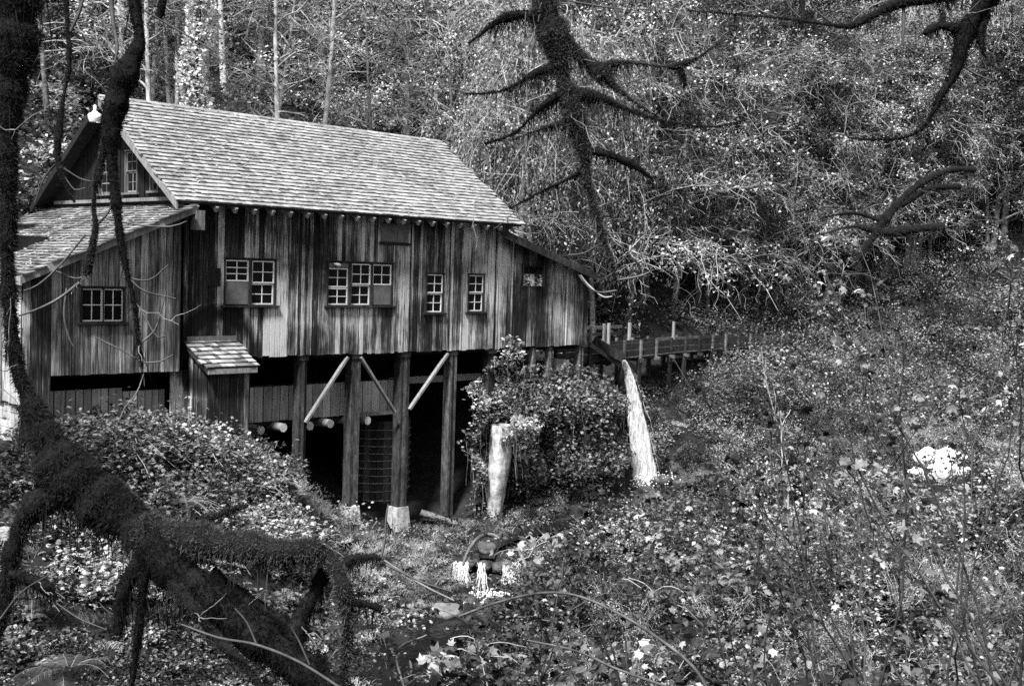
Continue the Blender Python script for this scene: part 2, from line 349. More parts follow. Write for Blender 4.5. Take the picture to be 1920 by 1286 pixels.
ap = MB(); ap.box(.62, 1.02, -.062, -.044, 2.0, 2.5, .15); part('arched_patch', ap.mesh('arched_patch', M['timber']))

def window(x0, x1, z0, z1, units, plane=0., axis='x', trim='timber', sill='timber', barmat='paint', side=-1):
    "units: list of (x0,x1, rows) with rows = list of (z0,z1,kind) ; kind 'g22' glazed 2x2, 'panel', 'open'"
    def T(mb):
        if axis == 'y': mb.V = [np.stack([v[:, 1], v[:, 0], v[:, 2]], 1)[[3, 2, 1, 0, 7, 6, 5, 4]] for v in mb.V]
        return mb
    P = plane; s = side
    def bx(mb, a, b, d0, d1, c, d, t=None): mb.box(a, b, P+min(s*d0, s*d1), P+max(s*d0, s*d1), c, d, t)
    f = MB(); bx(f, x0-.0, x0+.045, -.1, .05, z0, z1, .4); bx(f, x1-.045, x1, -.1, .05, z0, z1, .4); bx(f, x0-.03, x1+.03, -.1, .056, z1, z1+.04, .35)
    for (a, b, _), (c, d, _2) in zip(units[:-1], units[1:]): bx(f, b, c, -.1, .045, z0, z1, .5)
    win = part('window', T(f).mesh('window', M[trim]))
    sl = MB(); bx(sl, x0-.09, x1+.09, -.05, .11, z0-.055, z0, .4); part('window_sill', T(sl).mesh('window_sill', M[sill]), win)
    for a, b, rows in units:
        for c, d, kind in rows:
            if kind == 'panel':
                q = MB(); bx(q, a+.01, b-.01, -.02, .012, c, d); part('blind_panel', T(q).mesh('blind_panel', M['panel']), win); continue
            if kind == 'open': continue
            nx, nz = int(kind[1]), int(kind[2]); rw = .04; off = .0 if c > (z0+z1)/2-.1 else -.03
            q = MB(); bx(q, a, a+rw, off-.02, off+.012, c, d); bx(q, b-rw, b, off-.02, off+.012, c, d); bx(q, a+rw, b-rw, off-.02, off+.0115, c, c+rw); bx(q, a+rw, b-rw, off-.02, off+.0115, d-rw, d)
            wd = (b-a-2*rw)/nx; hd = (d-c-2*rw)/nz
            for k in range(1, nx): bx(q, a+rw+wd*k-.012, a+rw+wd*k+.012, off-.018, off+.008, c+rw, d-rw)
            for k in range(1, nz): bx(q, a+rw, b-rw, off-.017, off+.0075, c+rw+hd*k-.012, c+rw+hd*k+.012)
            part('sash', T(q).mesh('sash', M[barmat]), win)
            for i_ in range(nx):
                for j_ in range(nz):
                    q = MB(); bx(q, a+rw+wd*i_+.012, a+rw+wd*(i_+1)-.012, off-.012, off-.007, c+rw+hd*j_+.012, c+rw+hd*(j_+1)-.012)
                    part('pane', T(q).mesh('pane', M['glass']), win)
    return win
z0, z1 = 1.47, 2.77
window(1.15, 2.88, z0, z1, [(1.19, 1.96, [(1.5, 2.12, 'panel'), (2.14, 2.74, 'g23')]), (2.06, 2.83, [(1.49, 2.09, 'g22'), (2.1, 2.74, 'g22')])])
window(4.71, 7.27, z0, 2.78, [(4.75, 5.53, [(1.49, 2.0, 'g22'), (2.02, 2.6, 'g22'), (2.62, 2.76, 'panel')]), (5.63, 6.38, [(1.49, 2.1, 'g22'), (2.11, 2.75, 'g22')]), (6.46, 7.22, [(1.5, 2.09, 'panel'), (2.11, 2.75, 'g22')])])
window(8.67, 9.46, 1.24, 2.51, [(8.71, 9.42, [(1.26, 1.87, 'g22'), (1.88, 2.49, 'g22')])])
window(10.54, 11.32, 1.27, 2.52, [(10.58, 11.28, [(1.29, 1.9, 'g22'), (1.91, 2.5, 'g22')])])

# --- right lean-to
def rake_r(x): return 3.98+(x-11.85)*(2.72-4.07)/(16.76-11.85)
fr = MB(); fr.box(12.45, 16.7, .08, .16, 1.5, 1.62, .3); rw_ = part('lean_to_wall', fr.mesh('lean_to_wall', M['timber']))
siding(rw_, 12.44, 16.77, .03, lambda x: rake_r(x)-.02, .02, [(13.22, 14.25, 2.17, 2.84)], wid=(.2, .32), batten=.35, tone=lambda x, t: t*.55+.12)
siding(rw_, .02, 7.6, .03, 2.3, 16.78, [(2.3, 3.7, 1.7, 2.3)], wid=(.4, .5), axis='y', side=1, batten=0)
fr = MB(); v = [(x, y, rake_r(x)+o) for o in (0, .07) for x, y in ((11.95, -.36), (16.95, -.36), (16.95, 7.6), (11.95, 7.6))]; fr.hexa(v, .4)
part('lean_to_roof', fr.mesh('lean_to_roof', M['shingle_old']))
fr = MB(); v = [(x, y, rake_r(x)+o+.065) for o in (-.26, 0) for x, y in ((11.9, -.41), (16.8, -.41), (16.8, -.365), (11.9, -.365))]; fr.hexa(v, .5)
part('rake_board', fr.mesh('rake_board', M['timber']))
hf = MB(); hf.box(13.16, 13.22, -.045, .03, 2.12, 2.88); hf.box(14.25, 14.31, -.045, .03, 2.12, 2.88); hf.box(13.22, 14.25, -.045, .03, 2.84, 2.88)
part('opening_trim', hf.mesh('opening_trim', M['timber']))

# --- hidden shell: floor, back and end walls, interior partitions
sh = MB(); sh.box(-.1, 16.7, .3, 7.6, -.12, 0., .5); part('floor', sh.mesh('floor', M['dark']))
sh = MB(); sh.box(-.1, 16.7, 7.6, 7.7, -3, 4.1, .5); part('back_wall', sh.mesh('back_wall', M['dark']))
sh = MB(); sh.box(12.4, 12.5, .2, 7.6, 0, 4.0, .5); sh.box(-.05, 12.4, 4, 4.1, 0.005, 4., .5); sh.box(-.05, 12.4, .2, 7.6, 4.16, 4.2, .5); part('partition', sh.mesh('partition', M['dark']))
sh = MB(); sh.hexa([(12.4, -.1, 4.1), (12.5, -.1, 4.1), (12.5, 7.7, 4.1), (12.4, 7.7, 4.1), (12.4, 3.8, 7.05), (12.5, 3.8, 7.05), (12.5, 3.9, 7.05), (12.4, 3.9, 7.05)], .3)
part('end_gable', sh.mesh('end_gable', M['siding_gable']))
# --- gable on the left end
def gtop(y): return 7.289-abs(y-3.846)*(7.289-4.234)/4.343-.12
fr = MB(); fr.box(-.1, -.02, .0, 7.6, 4.12, 4.22, .3); gable = part('gable_wall', fr.mesh('gable_wall', M['timber']))
GW = [(3.98, 4.72, 4.56, 5.76), (2.46, 3.16, 4.56, 5.74), (1.3, 1.76, 4.58, 5.5)]
def two(y0, y1, f):
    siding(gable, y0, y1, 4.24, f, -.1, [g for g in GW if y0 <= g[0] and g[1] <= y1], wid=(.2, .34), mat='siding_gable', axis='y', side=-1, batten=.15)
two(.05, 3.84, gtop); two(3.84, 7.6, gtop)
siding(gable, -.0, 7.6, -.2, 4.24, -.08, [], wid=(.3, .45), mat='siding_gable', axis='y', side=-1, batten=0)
for g in GW:
    zm = (g[2]+g[3])/2
    window(g[0], g[1], g[2], g[3], [(g[0]+.04, g[1]-.04, [(g[2]+.02, zm, 'g22' if g[1]-g[0] > .5 else 'g12'), (zm+.01, g[3]-.02, 'g22' if g[1]-g[0] > .5 else 'g12')])], plane=-.11, axis='y', trim='timber_pale', sill='timber_pale', barmat='timber_pale')
q = MB(); q.box(-.19, -.14, .0, 7.5, 4.3, 4.4, .55); part('base_trim', q.mesh('base_trim', M['timber_pale']))

# --- roofs: slab, shingles
RY, RZ, EY, EZ = 3.846, 7.289, -.497, 4.234
X0, X1 = -.591, 12.562
def slab(name, p00, p10, p11, p01, th, mat, parent=MILL):
    n = Vector(np.cross(np.subtract(p10, p00), np.subtract(p01, p00))).normalized()
    if n.z < 0: n = -n
    q = MB(); q.hexa([Vector(p)-n*th for p in (p00, p10, p11, p01)]+[Vector(p) for p in (p00, p10, p11, p01)], .3); return part(name, q.mesh(name, M[mat]), parent)
SH = []     # all shingles before choosing which are built singly
def shingle_field(roof, origin, along, upv, length, depth, exposure, wid, mat, keep=None, edge=.02):
    "origin = lower corner, along/upv unit vectors in the roof plane"
    along = Vector(along).normalized(); upv = Vector(upv).normalized(); nrm = along.cross(upv)
    if nrm.z < 0: nrm = -nrm
    rows = int(depth/exposure)
    for r_ in range(rows+1):
        s = -edge-random.random()*.1
        while s < length+edge:
            wv = random.uniform(*wid); h = min(exposure*1.35, depth+.05-r_*exposure)
            if h < .06: break
            c = Vector(origin)+along*(s+wv/2)+upv*(r_*exposure+random.uniform(-.012, .012))
            if keep is None or keep(c): SH.append((roof, c, along, upv, nrm, wv-.008, h, mat, random.uniform(.045, .07)))
            s += wv
main_roof = slab('main_roof', (X0, EY, EZ), (X1, EY, EZ), (X1, RY, RZ), (X0, RY, RZ), .05, 'timber')
slab('back_roof', (X0, 2*RY-EY, EZ), (X1, 2*RY-EY, EZ), (X1, RY, RZ), (X0, RY, RZ), .05, 'timber')
upm = Vector((0, RY-EY, RZ-EZ)); dm = upm.length
shingle_field(main_roof, (X0, EY, EZ+.01), (1, 0, 0), upm, X1-X0, dm, .2, (.1, .26), 'shingle')
q = MB()
for k in range(27):
    a = X0-.02+k*.49; q.hexa([(a, RY-.13, RZ-.05), (a+.52, RY-.13, RZ-.05), (a+.52, RY+.0, RZ+.045), (a, RY, RZ+.045), (a, RY-.12, RZ-.02), (a+.52, RY-.12, RZ-.02), (a+.52, RY+.01, RZ+.075), (a, RY+.01, RZ+.075)])
part('ridge_cap', q.mesh('ridge_cap', M['shingle']))
for sgn, yy in ((1, EY), (-1, 2*RY-EY)):       # verge boards on the gable overhang
    q = MB(); a = np.array([X0, yy, EZ-.02]); b = np.array([X0, RY, RZ-.02])
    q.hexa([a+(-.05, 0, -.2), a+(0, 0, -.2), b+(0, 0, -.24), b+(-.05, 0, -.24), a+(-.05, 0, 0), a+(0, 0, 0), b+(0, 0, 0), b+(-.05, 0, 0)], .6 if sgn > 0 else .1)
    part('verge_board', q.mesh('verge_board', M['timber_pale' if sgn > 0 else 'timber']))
for k in range(21):                             # rafter tails under the eave
    xx = k*.61; q = MB(); u = upm.normalized(); n = Vector((0, -u.z, u.y)); a = Vector((xx, EY+.03, EZ-.16)); b = a+u*1.1
    q.beam(a, b, .08, .16, n, 1.); part('rafter_tail', q.mesh('rafter_tail', M['timber_pale']))
# left lean-to roof
def zl(x): return 4.15+(x+.13)*.414
ul = Vector((1, 0, .414)).normalized()
lean_roof = slab('left_lean_to_roof', (-4.82, -.62, zl(-4.82)), (-4.82, 5.4, zl(-4.82)), (-.12, 5.4, zl(-.12)), (-.12, -.62, zl(-.12)), .06, 'timber')
up2 = slab('upper_lean_to_roof', (-1.45, 5.4, zl(-1.45)), (-1.45, 8.1, zl(-1.45)), (-.12, 8.1, zl(-.12)), (-.12, 5.4, zl(-.12)), .14, 'timber')
up3 = slab('lower_lean_to_roof', (-4.9, 5.4, zl(-4.9)-.22), (-4.9, 9.5, zl(-4.9)-.22), (-1.2, 9.5, zl(-1.2)-.22), (-1.2, 5.4, zl(-1.2)-.22), .06, 'timber')
shingle_field(lean_roof, (-4.84, 5.4, zl(-4.84)+.01), (0, -1, 0), ul, 6.0, 5.12, .2, (.13, .3), 'shingle_old')
shingle_field(up2, (-1.47, 8.1, zl(-1.47)+.01), (0, -1, 0), ul, 2.7, 1.5, .2, (.13, .3), 'shingle_old')
shingle_field(up3, (-4.9, 9.4, zl(-4.9)-.21), (0, -1, 0), ul, 4., 3.9, .2, (.13, .3), 'shingle_old')
q = MB(); y_ = -.66
q.hexa([(-4.84, y_, zl(-4.84)-.2), (-.1, y_, zl(-.1)-.2), (-.1, y_+.045, zl(-.1)-.2), (-4.84, y_+.045, zl(-4.84)-.2), (-4.84, y_, zl(-4.84)+.0), (-.1, y_, zl(-.1)+.0), (-.1, y_+.045, zl(-.1)), (-4.84, y_+.045, zl(-4.84))], .75)
part('rake_board', q.mesh('rake_board', M['timber_pale']))
q = MB(); q.box(-4.88, -4.83, -.66, 5.4, zl(-4.84)-.24, zl(-4.84)-.01, .9); part('eave_board', q.mesh('eave_board', M['timber_pale']))
q = MB(); q.box(-.16, .1, -.7, -.42, 3.5, 4.02, .5); part('corner_bracket', q.mesh('corner_bracket', M['timber_pale']))
# left lean-to walls
fr = MB(); fr.box(-4.6, -.4, -.2, -.1, .2, .3); ll = part('left_lean_to_wall', fr.mesh('left_lean_to_wall', M['timber']))
WL = (-3.17, -1.96, 1.04, 1.92)
siding(ll, -3.93, -.36, -.28, lambda x: zl(x)-.07, -.27, [WL], wid=(.17, .3), mat='siding_lean', batten=.15, ragged=.012)
siding(ll, -4.65, -3.93, -.95, lambda x: zl(x)-.07, -.268, [], wid=(.2, .3), mat='siding', batten=.1)
siding(ll, -.27, 8, -.95, 2.1, -4.66, [], wid=(.2, .3), mat='siding_lean', axis='y', side=-1, batten=.2)
q = MB(); q.box(-.41, -.35, -.3, .0, -.28, 3.9, .3); part('corner_board', q.mesh('corner_board', M['timber']))
window(*WL, [(WL[0]+.03, WL[1]-.6, [(WL[2]+.02, WL[3]-.02, 'g22')]), (WL[1]-.59, WL[1]-.03, [(WL[2]+.02, WL[3]-.02, 'g22')])], plane=-.27)
sh = MB(); sh.box(-4.5, -.5, -.1, 5, -.35, -.3, .5); sh.box(-4.5, -.15, 2.5, 2.6, -2, 3.2, .5); part('lean_to_floor', sh.mesh('lean_to_floor', M['dark']))
# foundation at the far left
q = MB(); rows = 4
for r_ in range(rows):
    yy = -.32
    while yy < 8:
        L_ = .4; q.box(-4.62+random.uniform(-.01, .01), -4.4, yy+.008, yy+L_-.008, -1.2-.2*r_+.008, -1.0-.2*r_-.008); yy += L_
q.box(-4.6, -4.42, -.3, 8, -2.6, -1.0)
part('block_foundation', q.mesh('block_foundation', M['concrete_white']))
# recessed lower wall under the lean-to
fr = MB(); fr.box(-3.9, -.2, .34, .44, -.3, -.2); low = part('lower_wall', fr.mesh('lower_wall', M['timber']))
siding(low, -4.0, -1.7, -2.4, -.72, .3, [], mat='siding_back', gap=.014, batten=0, wid=(.2, .3)); siding(low, -1.7, -.45, -2.4, -.82, .3, [], mat='siding_back', gap=.014, batten=0, wid=(.18, .26))
siding(low, -.5, .5, -2.5, -.28, -.03, [], mat='siding', batten=.3, wid=(.17, .26), tone=lambda x, t: t*.6+.1)
siding(low, .5, 1.6, -2.5, -.02, .02, [], mat='siding', batten=.3, wid=(.17, .26), tone=lambda x, t: t*.5)
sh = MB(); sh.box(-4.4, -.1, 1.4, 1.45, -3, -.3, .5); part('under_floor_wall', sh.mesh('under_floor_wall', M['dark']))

# --- little shingled shed against the wall
sw = MB(); sw.box(.12, .18, -.98, 0., -2.7, -.25, .4); shed = part('shed_wall', sw.mesh('shed_wall', M['timber']))
siding(shed, .12, 1.38, -2.8, -.2, -.98, [], wid=(.16, .26), mat='siding_lean', batten=.15, tone=lambda x, t: t*.7)
siding(shed, -.98, -.02, -2.8, lambda y: -.18+(y+1)*.55, .1, [], wid=(.16, .24), mat='siding', axis='y', side=-1, batten=.2)
siding(shed, -.98, -.02, -2.8, lambda y: -.18+(y+1)*.55, 1.4, [], wid=(.16, .24), mat='siding', axis='y', side=1, batten=.2)
sr = slab('shed_roof', (-.02, -1.17, -.17), (1.5, -1.17, -.17), (1.5, -.03, .47), (-.02, -.03, .47), .05, 'timber')
us = Vector((0, 1.14, .64)); shingle_field(sr, (-.03, -1.19, -.165), (1, 0, 0), us, 1.54, us.length, .2, (.12, .26), 'shingle_old')
q = MB(); q.box(-.03, 1.51, -1.2, -1.165, -.32, -.185, .8); part('shed_fascia', q.mesh('shed_fascia', M['timber_pale']))
q = MB(); q.hexa([(-.05, -1.17, -.32), (-.02, -1.17, -.32), (-.02, -.03, .32), (-.05, -.03, .32), (-.05, -1.17, -.2), (-.02, -1.17, -.2), (-.02, -.03, .44), (-.05, -.03, .44)], .4); part('shed_verge', q.mesh('shed_verge', M['timber']))
q = MB(); q.box(.0, 1.55, -.07, -.035, .47, .62, .5); part('shed_flashing', q.mesh('shed_flashing', M['timber_pale']))

# choose the shingles that show largest for single objects
def apparent(s):
    c = s[1]; v = Vector(CAM)-c; d = v.length; return s[5]*min(s[6], .2)*max(.02, s[4].dot(v)/d)/d**2
SH.sort(key=apparent, reverse=True)
singles, rest = SH[:295], SH[295:]
lib = {}
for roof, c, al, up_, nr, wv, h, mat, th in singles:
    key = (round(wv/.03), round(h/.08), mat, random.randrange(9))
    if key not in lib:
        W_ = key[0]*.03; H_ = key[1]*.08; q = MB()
        q.hexa([(-W_/2, 0, 0), (W_/2, 0, 0), (W_/2, H_, -.004), (-W_/2, H_, -.004), (-W_/2, 0, .056), (W_/2, 0, .056), (W_/2, H_, .004), (-W_/2, H_, .004)], random.random()); q.T[-1][:2] = 0; lib[key] = q.mesh('shingle', M[mat])  # lower butt edge darkened: painted shadow line plus dark end grain
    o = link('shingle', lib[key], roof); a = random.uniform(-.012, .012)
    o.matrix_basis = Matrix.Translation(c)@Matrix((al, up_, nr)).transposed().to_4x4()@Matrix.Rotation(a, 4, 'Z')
byroof = {}
for s in rest: byroof.setdefault(s[0].name, []).append(s)
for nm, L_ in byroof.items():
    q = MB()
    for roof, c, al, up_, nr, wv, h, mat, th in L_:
        q.hexa([c-al*wv/2, c+al*wv/2, c+al*wv/2+up_*h-nr*.004, c-al*wv/2+up_*h-nr*.004, c-al*wv/2+nr*th, c+al*wv/2+nr*th, c+al*wv/2+up_*h+nr*.004, c-al*wv/2+up_*h+nr*.004]); q.T[-1][:2] = 0  # butt edges darkened here too, shadow line painted over the dark end grain
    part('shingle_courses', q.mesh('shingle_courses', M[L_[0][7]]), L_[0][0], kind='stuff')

# --- posts, footings, braces
def post(xc, wv, zb, zt=-.02, y0=.05, y1=.6, lean=0, mat='timber', foot=None, cap=True):
    q = MB(); h = wv/2
    n = 7
    for k in range(3):      # built-up post of three timbers with slight offsets
        a = xc-h+k*wv/3; zz = np.linspace(zb, zt, n)
        o = random.uniform(-.015, .015)
        q.hexa([(a+lean+.004, y0+o, zb), (a+wv/3+lean-.004, y0+o, zb), (a+wv/3+lean-.004, y1, zb), (a+lean+.004, y1, zb), (a+.004, y0+o, zt), (a+wv/3-.004, y0+o, zt), (a+wv/3-.004, y1, zt), (a+.004, y1, zt)])
    p = part('post', q.mesh('post', M[mat]))
    if cap:
        q = MB(); q.box(xc-h-.02, xc+h+.02, y0-.03, y1, zt-.14, zt-.005, .7); part('post_cap', q.mesh('post_cap', M['timber']), p)
    if foot:
        f0, f1, f2 = foot; q = MB(); xx = xc+lean
        q.hexa([(xx-f2, y0-.18, f0), (xx+f2, y0-.18, f0), (xx+f2, y1+.1, f0), (xx-f2, y1+.1, f0), (xx-f1, y0-.05, zb), (xx+f1, y0-.05, zb), (xx+f1, y1+.05, zb), (xx-f1, y1+.05, zb)])
        part('footing', q.mesh('footing', M['concrete']), p)
    return p
for xr, wv, zb, foot, mt_ in ((4.10, .29, -4.5, None, 'timber'), (6.12, .34, -4.75, (-5.7, .2, .25), 'timber'), (8.12, .35, -5.0, (-6.2, .23, .33), 'timber'), (10.19, .3, -5.9, None, 'timber'), (12.01, .31, -2.4, None, 'timber'),
        (14.06, .18, -2.4, None, 'flume_wood'), (14.93, .2, -2.4, None, 'flume_wood'), (16.64, .22, -2.6, None, 'flume_wood')):
    post(xr-wv/2, wv, zb, y0=.03, y1=.03+wv*1.02, foot=foot, mat=mt_, cap=xr < 13)
post(7.9, .5, -5.4, y0=5.5, y1=6.0, cap=False); post(12.3, .5, -5.0, y0=4.5, y1=5.0, cap=False)
def brace(a, b):
    q = MB(); q.beam(a, b, .07, .13, (0, 1, 0), .6); part('brace', q.mesh('brace', M['timber_pale']))
brace((5.55, -.02, -.1), (4.02, -.02, -2.0)); brace((6.06, -.02, -.12), (7.5, -.02, -1.9)); brace((9.72, -.02, -.1), (8.1, -.02, -1.85))
q = MB(); q.box(8.1, 12.3, 1.0, 1.15, -1.15, -.93, .8); part('cross_beam', q.mesh('cross_beam', M['timber_pale']))
q = MB(); q.box(6.1, 8.2, .45, .6, -2.03, -1.93, .6); part('edge_beam', q.mesh('edge_beam', M['timber_pale']))
# apron of vertical boards with the dark bay above it
fr = MB(); fr.box(2.0, 8.3, .72, .8, -1.0, -.92, .4); apron = part('apron_wall', fr.mesh('apron_wall', M['timber']))
siding(apron, 2.0, 8.22, -1.98, -.95, .66, [], wid=(.24, .38), mat='siding_back', gap=.014, batten=0, ragged=.01)
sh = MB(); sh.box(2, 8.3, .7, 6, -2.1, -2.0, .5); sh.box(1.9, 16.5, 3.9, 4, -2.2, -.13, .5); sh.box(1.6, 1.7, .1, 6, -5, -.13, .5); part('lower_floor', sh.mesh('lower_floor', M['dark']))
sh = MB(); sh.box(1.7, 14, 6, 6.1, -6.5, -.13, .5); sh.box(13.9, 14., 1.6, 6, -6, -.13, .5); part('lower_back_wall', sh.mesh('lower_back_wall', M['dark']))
k_ = 0
for xx in (2.55, 3.42, 4.3, 5.15, 6.05, 6.6):   # log joists poking out below the apron
    v, f = tubes([[(xx, .1+.12*(k_ % 2), -2.14), (xx, 1.5, -2.14), (xx, 3.5, -2.12)]], [[.13, .14, .14]], 12)
    o = part('log_joist', mk('log_joist', v, f, M['timber_pale'], .6, True))
    a = np.arange(12)*math.pi/6; yy = .1+.12*(k_ % 2)-.003
    v = np.r_[[(xx, yy, -2.14)], np.stack([xx+.13*np.cos(a), np.full(12, yy), -2.14+.13*np.sin(a)], 1)]
    part('cut_end', mk('cut_end', v, np.array([(0, 1+j, 1+(j+1) % 12) for j in range(12)]), M['log_end']), o); k_ += 1
# interior rods
for xx, a, b in ((2.9, -.05, -.95), (8.9, -.1, -2.1), (6.4, -.1, -.95)):
    v, f = tubes([[(xx, 1.4, a), (xx, 1.4, (a+b)/2), (xx, 1.4, b)]], [[.012]*3], 6); part('hanger_rod', mk('hanger_rod', v, f, M['iron']))

# --- yard lamp on the gable
lampP = np.array([-.78, 3.75, 6.76]); LM = thing('yard_lamp', 'white enamel lamp hanging under the peak of the gable', 'lamp', lampP)
def lathe(prof, c, n=20):
    a = np.arange(n)*2*math.pi/n; V = np.array([[(c[0]+r*math.cos(t), c[1]+r*math.sin(t), c[2]+z) for t in a] for r, z in prof]).reshape(-1, 3)
    i = np.arange(len(prof)*n).reshape(len(prof), n); F = np.stack([i[:-1], np.roll(i[:-1], -1, 1), np.roll(i[1:], -1, 1), i[1:]], -1).reshape(-1, 4); return V, F
v, f = lathe([(.15, -.22), (.19, -.12), (.2, -.02), (.16, .02), (.09, .05), (.07, .09)], lampP); attach(link('lamp_shade', mk('lamp_shade', v, f, M['enamel'], smooth=True)), LM)
v, f = lathe([(.045, .08), (.05, .1), (.05, .22), (.03, .26), (.001, .27)], lampP); attach(link('lamp_housing', mk('lamp_housing', v, f, M['enamel'], smooth=True)), LM)
v, f = tubes([[lampP+(0, 0, .15), lampP+(.3, .05, .17), lampP+(.66, .1, .1)]], [[.018]*3], 8); attach(link('lamp_arm', mk('lamp_arm', v, f, M['iron'])), LM)
b = rng.normal(size=(16, 3))*.035+np.array([5.05, -.08, 2.69]); v, f = tubes([[(4.93, -.06, 2.73), (5.03, -.09, 2.7), (5.12, -.08, 2.68), (5.2, -.06, 2.7)]], [[.02, .055, .05, .015]], 8)
tag(link('cloth_bundle', mk('cloth_bundle', v, f, M['enamel'], smooth=True)), 'small white cloth bundle wedged in the top of the triple window', 'bundle')

# --- round standpipe with iron hoops
TX, TY, TR = 9.0, 2.7, 1.18
TK = thing('wooden_tank', 'tall dark round wooden tank with iron hoops standing behind the posts', 'tank', (TX, TY, -6.2))
n = 34; sv = {}
for k in range(n):
    a0, a1 = 2*math.pi*k/n+.004, 2*math.pi*(k+1)/n-.004; q = MB(); ro = TR+random.uniform(-.006, .006); P_ = []
    for z in (-6.3, -2.45):
        P_ += [(TX+r*math.cos(a), TY+r*math.sin(a), z) for r, a in ((ro-.05, a0), (ro, a0), (ro, a1), (ro-.05, a1))]
    q.hexa(P_); attach(q.build('stave', M['stave']), TK)
q = MB(); q.box(TX-.8, TX+.8, TY-.8, TY+.8, -2.6, -2.5); attach(q.build('tank_top', M['timber']), TK)
for z in (-2.75, -3.02, -3.28, -3.54, -3.78, -4.02, -4.28, -4.54, -4.8, -5.1, -5.4):
    a = np.linspace(0, 2*math.pi, 49); zz = z+.012*np.sin(a*2+z*7)
    v, f = tubes([np.stack([TX+(TR+.012)*np.cos(a), TY+(TR+.012)*np.sin(a), zz], 1)], [np.full(49, .016)], 6); attach(link('hoop', mk('hoop', v, f, M['hoop'], smooth=True)), TK)

# --- concrete pier in the ivy, pale block behind
def rough_pier(name, c, prof, label, cat, mat, n=36, amp=.08):
    cx, cy, cz = c; V = []
    for z, rx, ry, ox in prof:
        for j in range(n):
            a = 2*math.pi*j/n; k = 1+amp*math.sin(a*3+z*2.3)+amp*.6*math.sin(a*7+z*5)+rng.normal()*amp*.25
            sq = 1/max(abs(math.cos(a)), abs(math.sin(a)))**.45
            V.append((cx+ox+rx*k*sq*math.cos(a), cy+ry*k*sq*math.sin(a), cz+z))
    i = np.arange(len(prof)*n).reshape(len(prof), n); F = np.stack([i[:-1], np.roll(i[:-1], -1, 1), np.roll(i[1:], -1, 1), i[1:]], -1).reshape(-1, 4)
    V.append((cx+prof[-1][3], cy, cz+prof[-1][0])); V = np.array(V); t = len(V)-1
    me = mk(name, V, np.r_[F, np.array([(t, i[-1, j], i[-1, (j+1) % n], t) for j in range(0)], int).reshape(-1, 4)], M[mat], smooth=True); o = link(name, me); tag(o, label, cat)
    return o
zz = np.linspace(0, 2.95, 12)
rough_pier('concrete_pier', (11.35, -.8, -5.2), [(z-.25-(.6 if z == 0 else 0), .2+.13*min(1, z/.9)+.02*math.sin(z*3), .2+.12*min(1, z/1.), .25*z/3.3) for z in zz], 'leaning sunlit concrete pier standing clear of the ivy below the mill', 'pier', 'concrete_white')
bm_ = MB(); bm_.hexa([(15.35, .2, -1.4), (16.1, .2, -1.4), (16.1, .9, -1.4), (15.35, .9, -1.4), (15.4, .22, -.5), (16.05, .22, -.5), (16.05, .9, -.5), (15.4, .9, -.5)])
tag(bm_.build('concrete_block', M['concrete_white']), 'pale square concrete block under the right lean-to above the ivy', 'block')

# --- flume, rails and chute
FL = thing('water_flume', 'long plank flume on short trestles running from the mill along the hillside', 'flume', (25, 2.6, -1.6))
fp = np.array([(16.95, 1.1, -.12), (21, 1.8, -.08), (25.2, 2.6, -.04), (29.3, 3.3, -.06), (33.5, 4., -.1), (37.3, 4.4, -.16), (41, 4.8, -.25), (46, 5.6, -.3), (53, 6.6, -.4)])
for a, b in zip(fp[:-1], fp[1:]):
    d = norm(b-a); s = np.array([d[1], -d[0], 0]); L_ = np.linalg.norm(b-a)
    for off in (-.5, .5):
        for k, (zc, hh) in enumerate(((-.42, .26), (-.13, .28))):
            q = MB(); o = s*off+np.array([0, 0, zc]); q.beam(a+o+d*.01, b+o-d*.01, .045, hh-.012, tone=None); attach(q.build('plank', M['flume_wood']), FL)
    q = MB(); q.beam(a+(0, 0, -.6), b+(0, 0, -.6), .95, .05); attach(q.build('flume_floor', M['flume_wood']), FL)
    m2 = int(L_/1.35)
    for k in range(m2):
        c = a+(b-a)*(k+.5)/m2
        for off in (-.57, .57):
            q = MB(); e = c+s*off; q.beam(e+(0, 0, -.8), e+(0, 0, .1+random.choice((0, 0, .05))), .09, .09, (1, 0, 0)); attach(q.build('stanchion', M['flume_wood']), FL)
        q = MB(); q.beam(c-s*.75+(0, 0, -.7), c+s*.75+(0, 0, -.7), .12, .12); attach(q.build('cross_tie', M['flume_wood']), FL)
        if k % 2 == 0:
            g = gz(*(c+s*.5)[:2])-.3
            for off in (-.5, .5):
                e = c+s*off; q = MB(); q.beam((e[0], e[1], g), (e[0], e[1], -.76), .15, .15, (1, 0, 0)); attach(q.build('trestle_post', M['timber']), FL)
RL = thing('walkway_railing', 'weathered plank railing beside the flume at the corner of the mill', 'railing', (19.5, 2.6, 0))
for xx, yy, h in ((17.4, 2.1, .95), (18.6, 2.3, .9), (20.9, 2.6, .85), (23.0, 2.95, .85)):
    q = MB(); q.beam((xx, yy, -.6), (xx, yy, h-.2), .1, .1, (1, 0, 0)); attach(q.build('rail_post', M['timber_pale']), RL)
for z in (.22, .5):
    q = MB(); q.beam((17.0, 2.05, z), (22.4, 2.9, z), .04, .13); attach(q.build('rail_board', M['flume_wood']), RL)
for xx, yy, z0_, z1_ in ((18.05, .9, -.9, .72), (19.0, .8, -.55, .78), (25.1, 2.2, -.1, .72)):
    q = MB(); q.beam((xx, yy, z0_), (xx, yy, z1_), .1, .08, (1, 0, 0)); attach(q.build('upright_post', M['timber_pale']), RL)
CH = thing('flume_chute', 'tilted wooden spout pouring water out of the flume', 'chute', (18.9, .5, -.5))
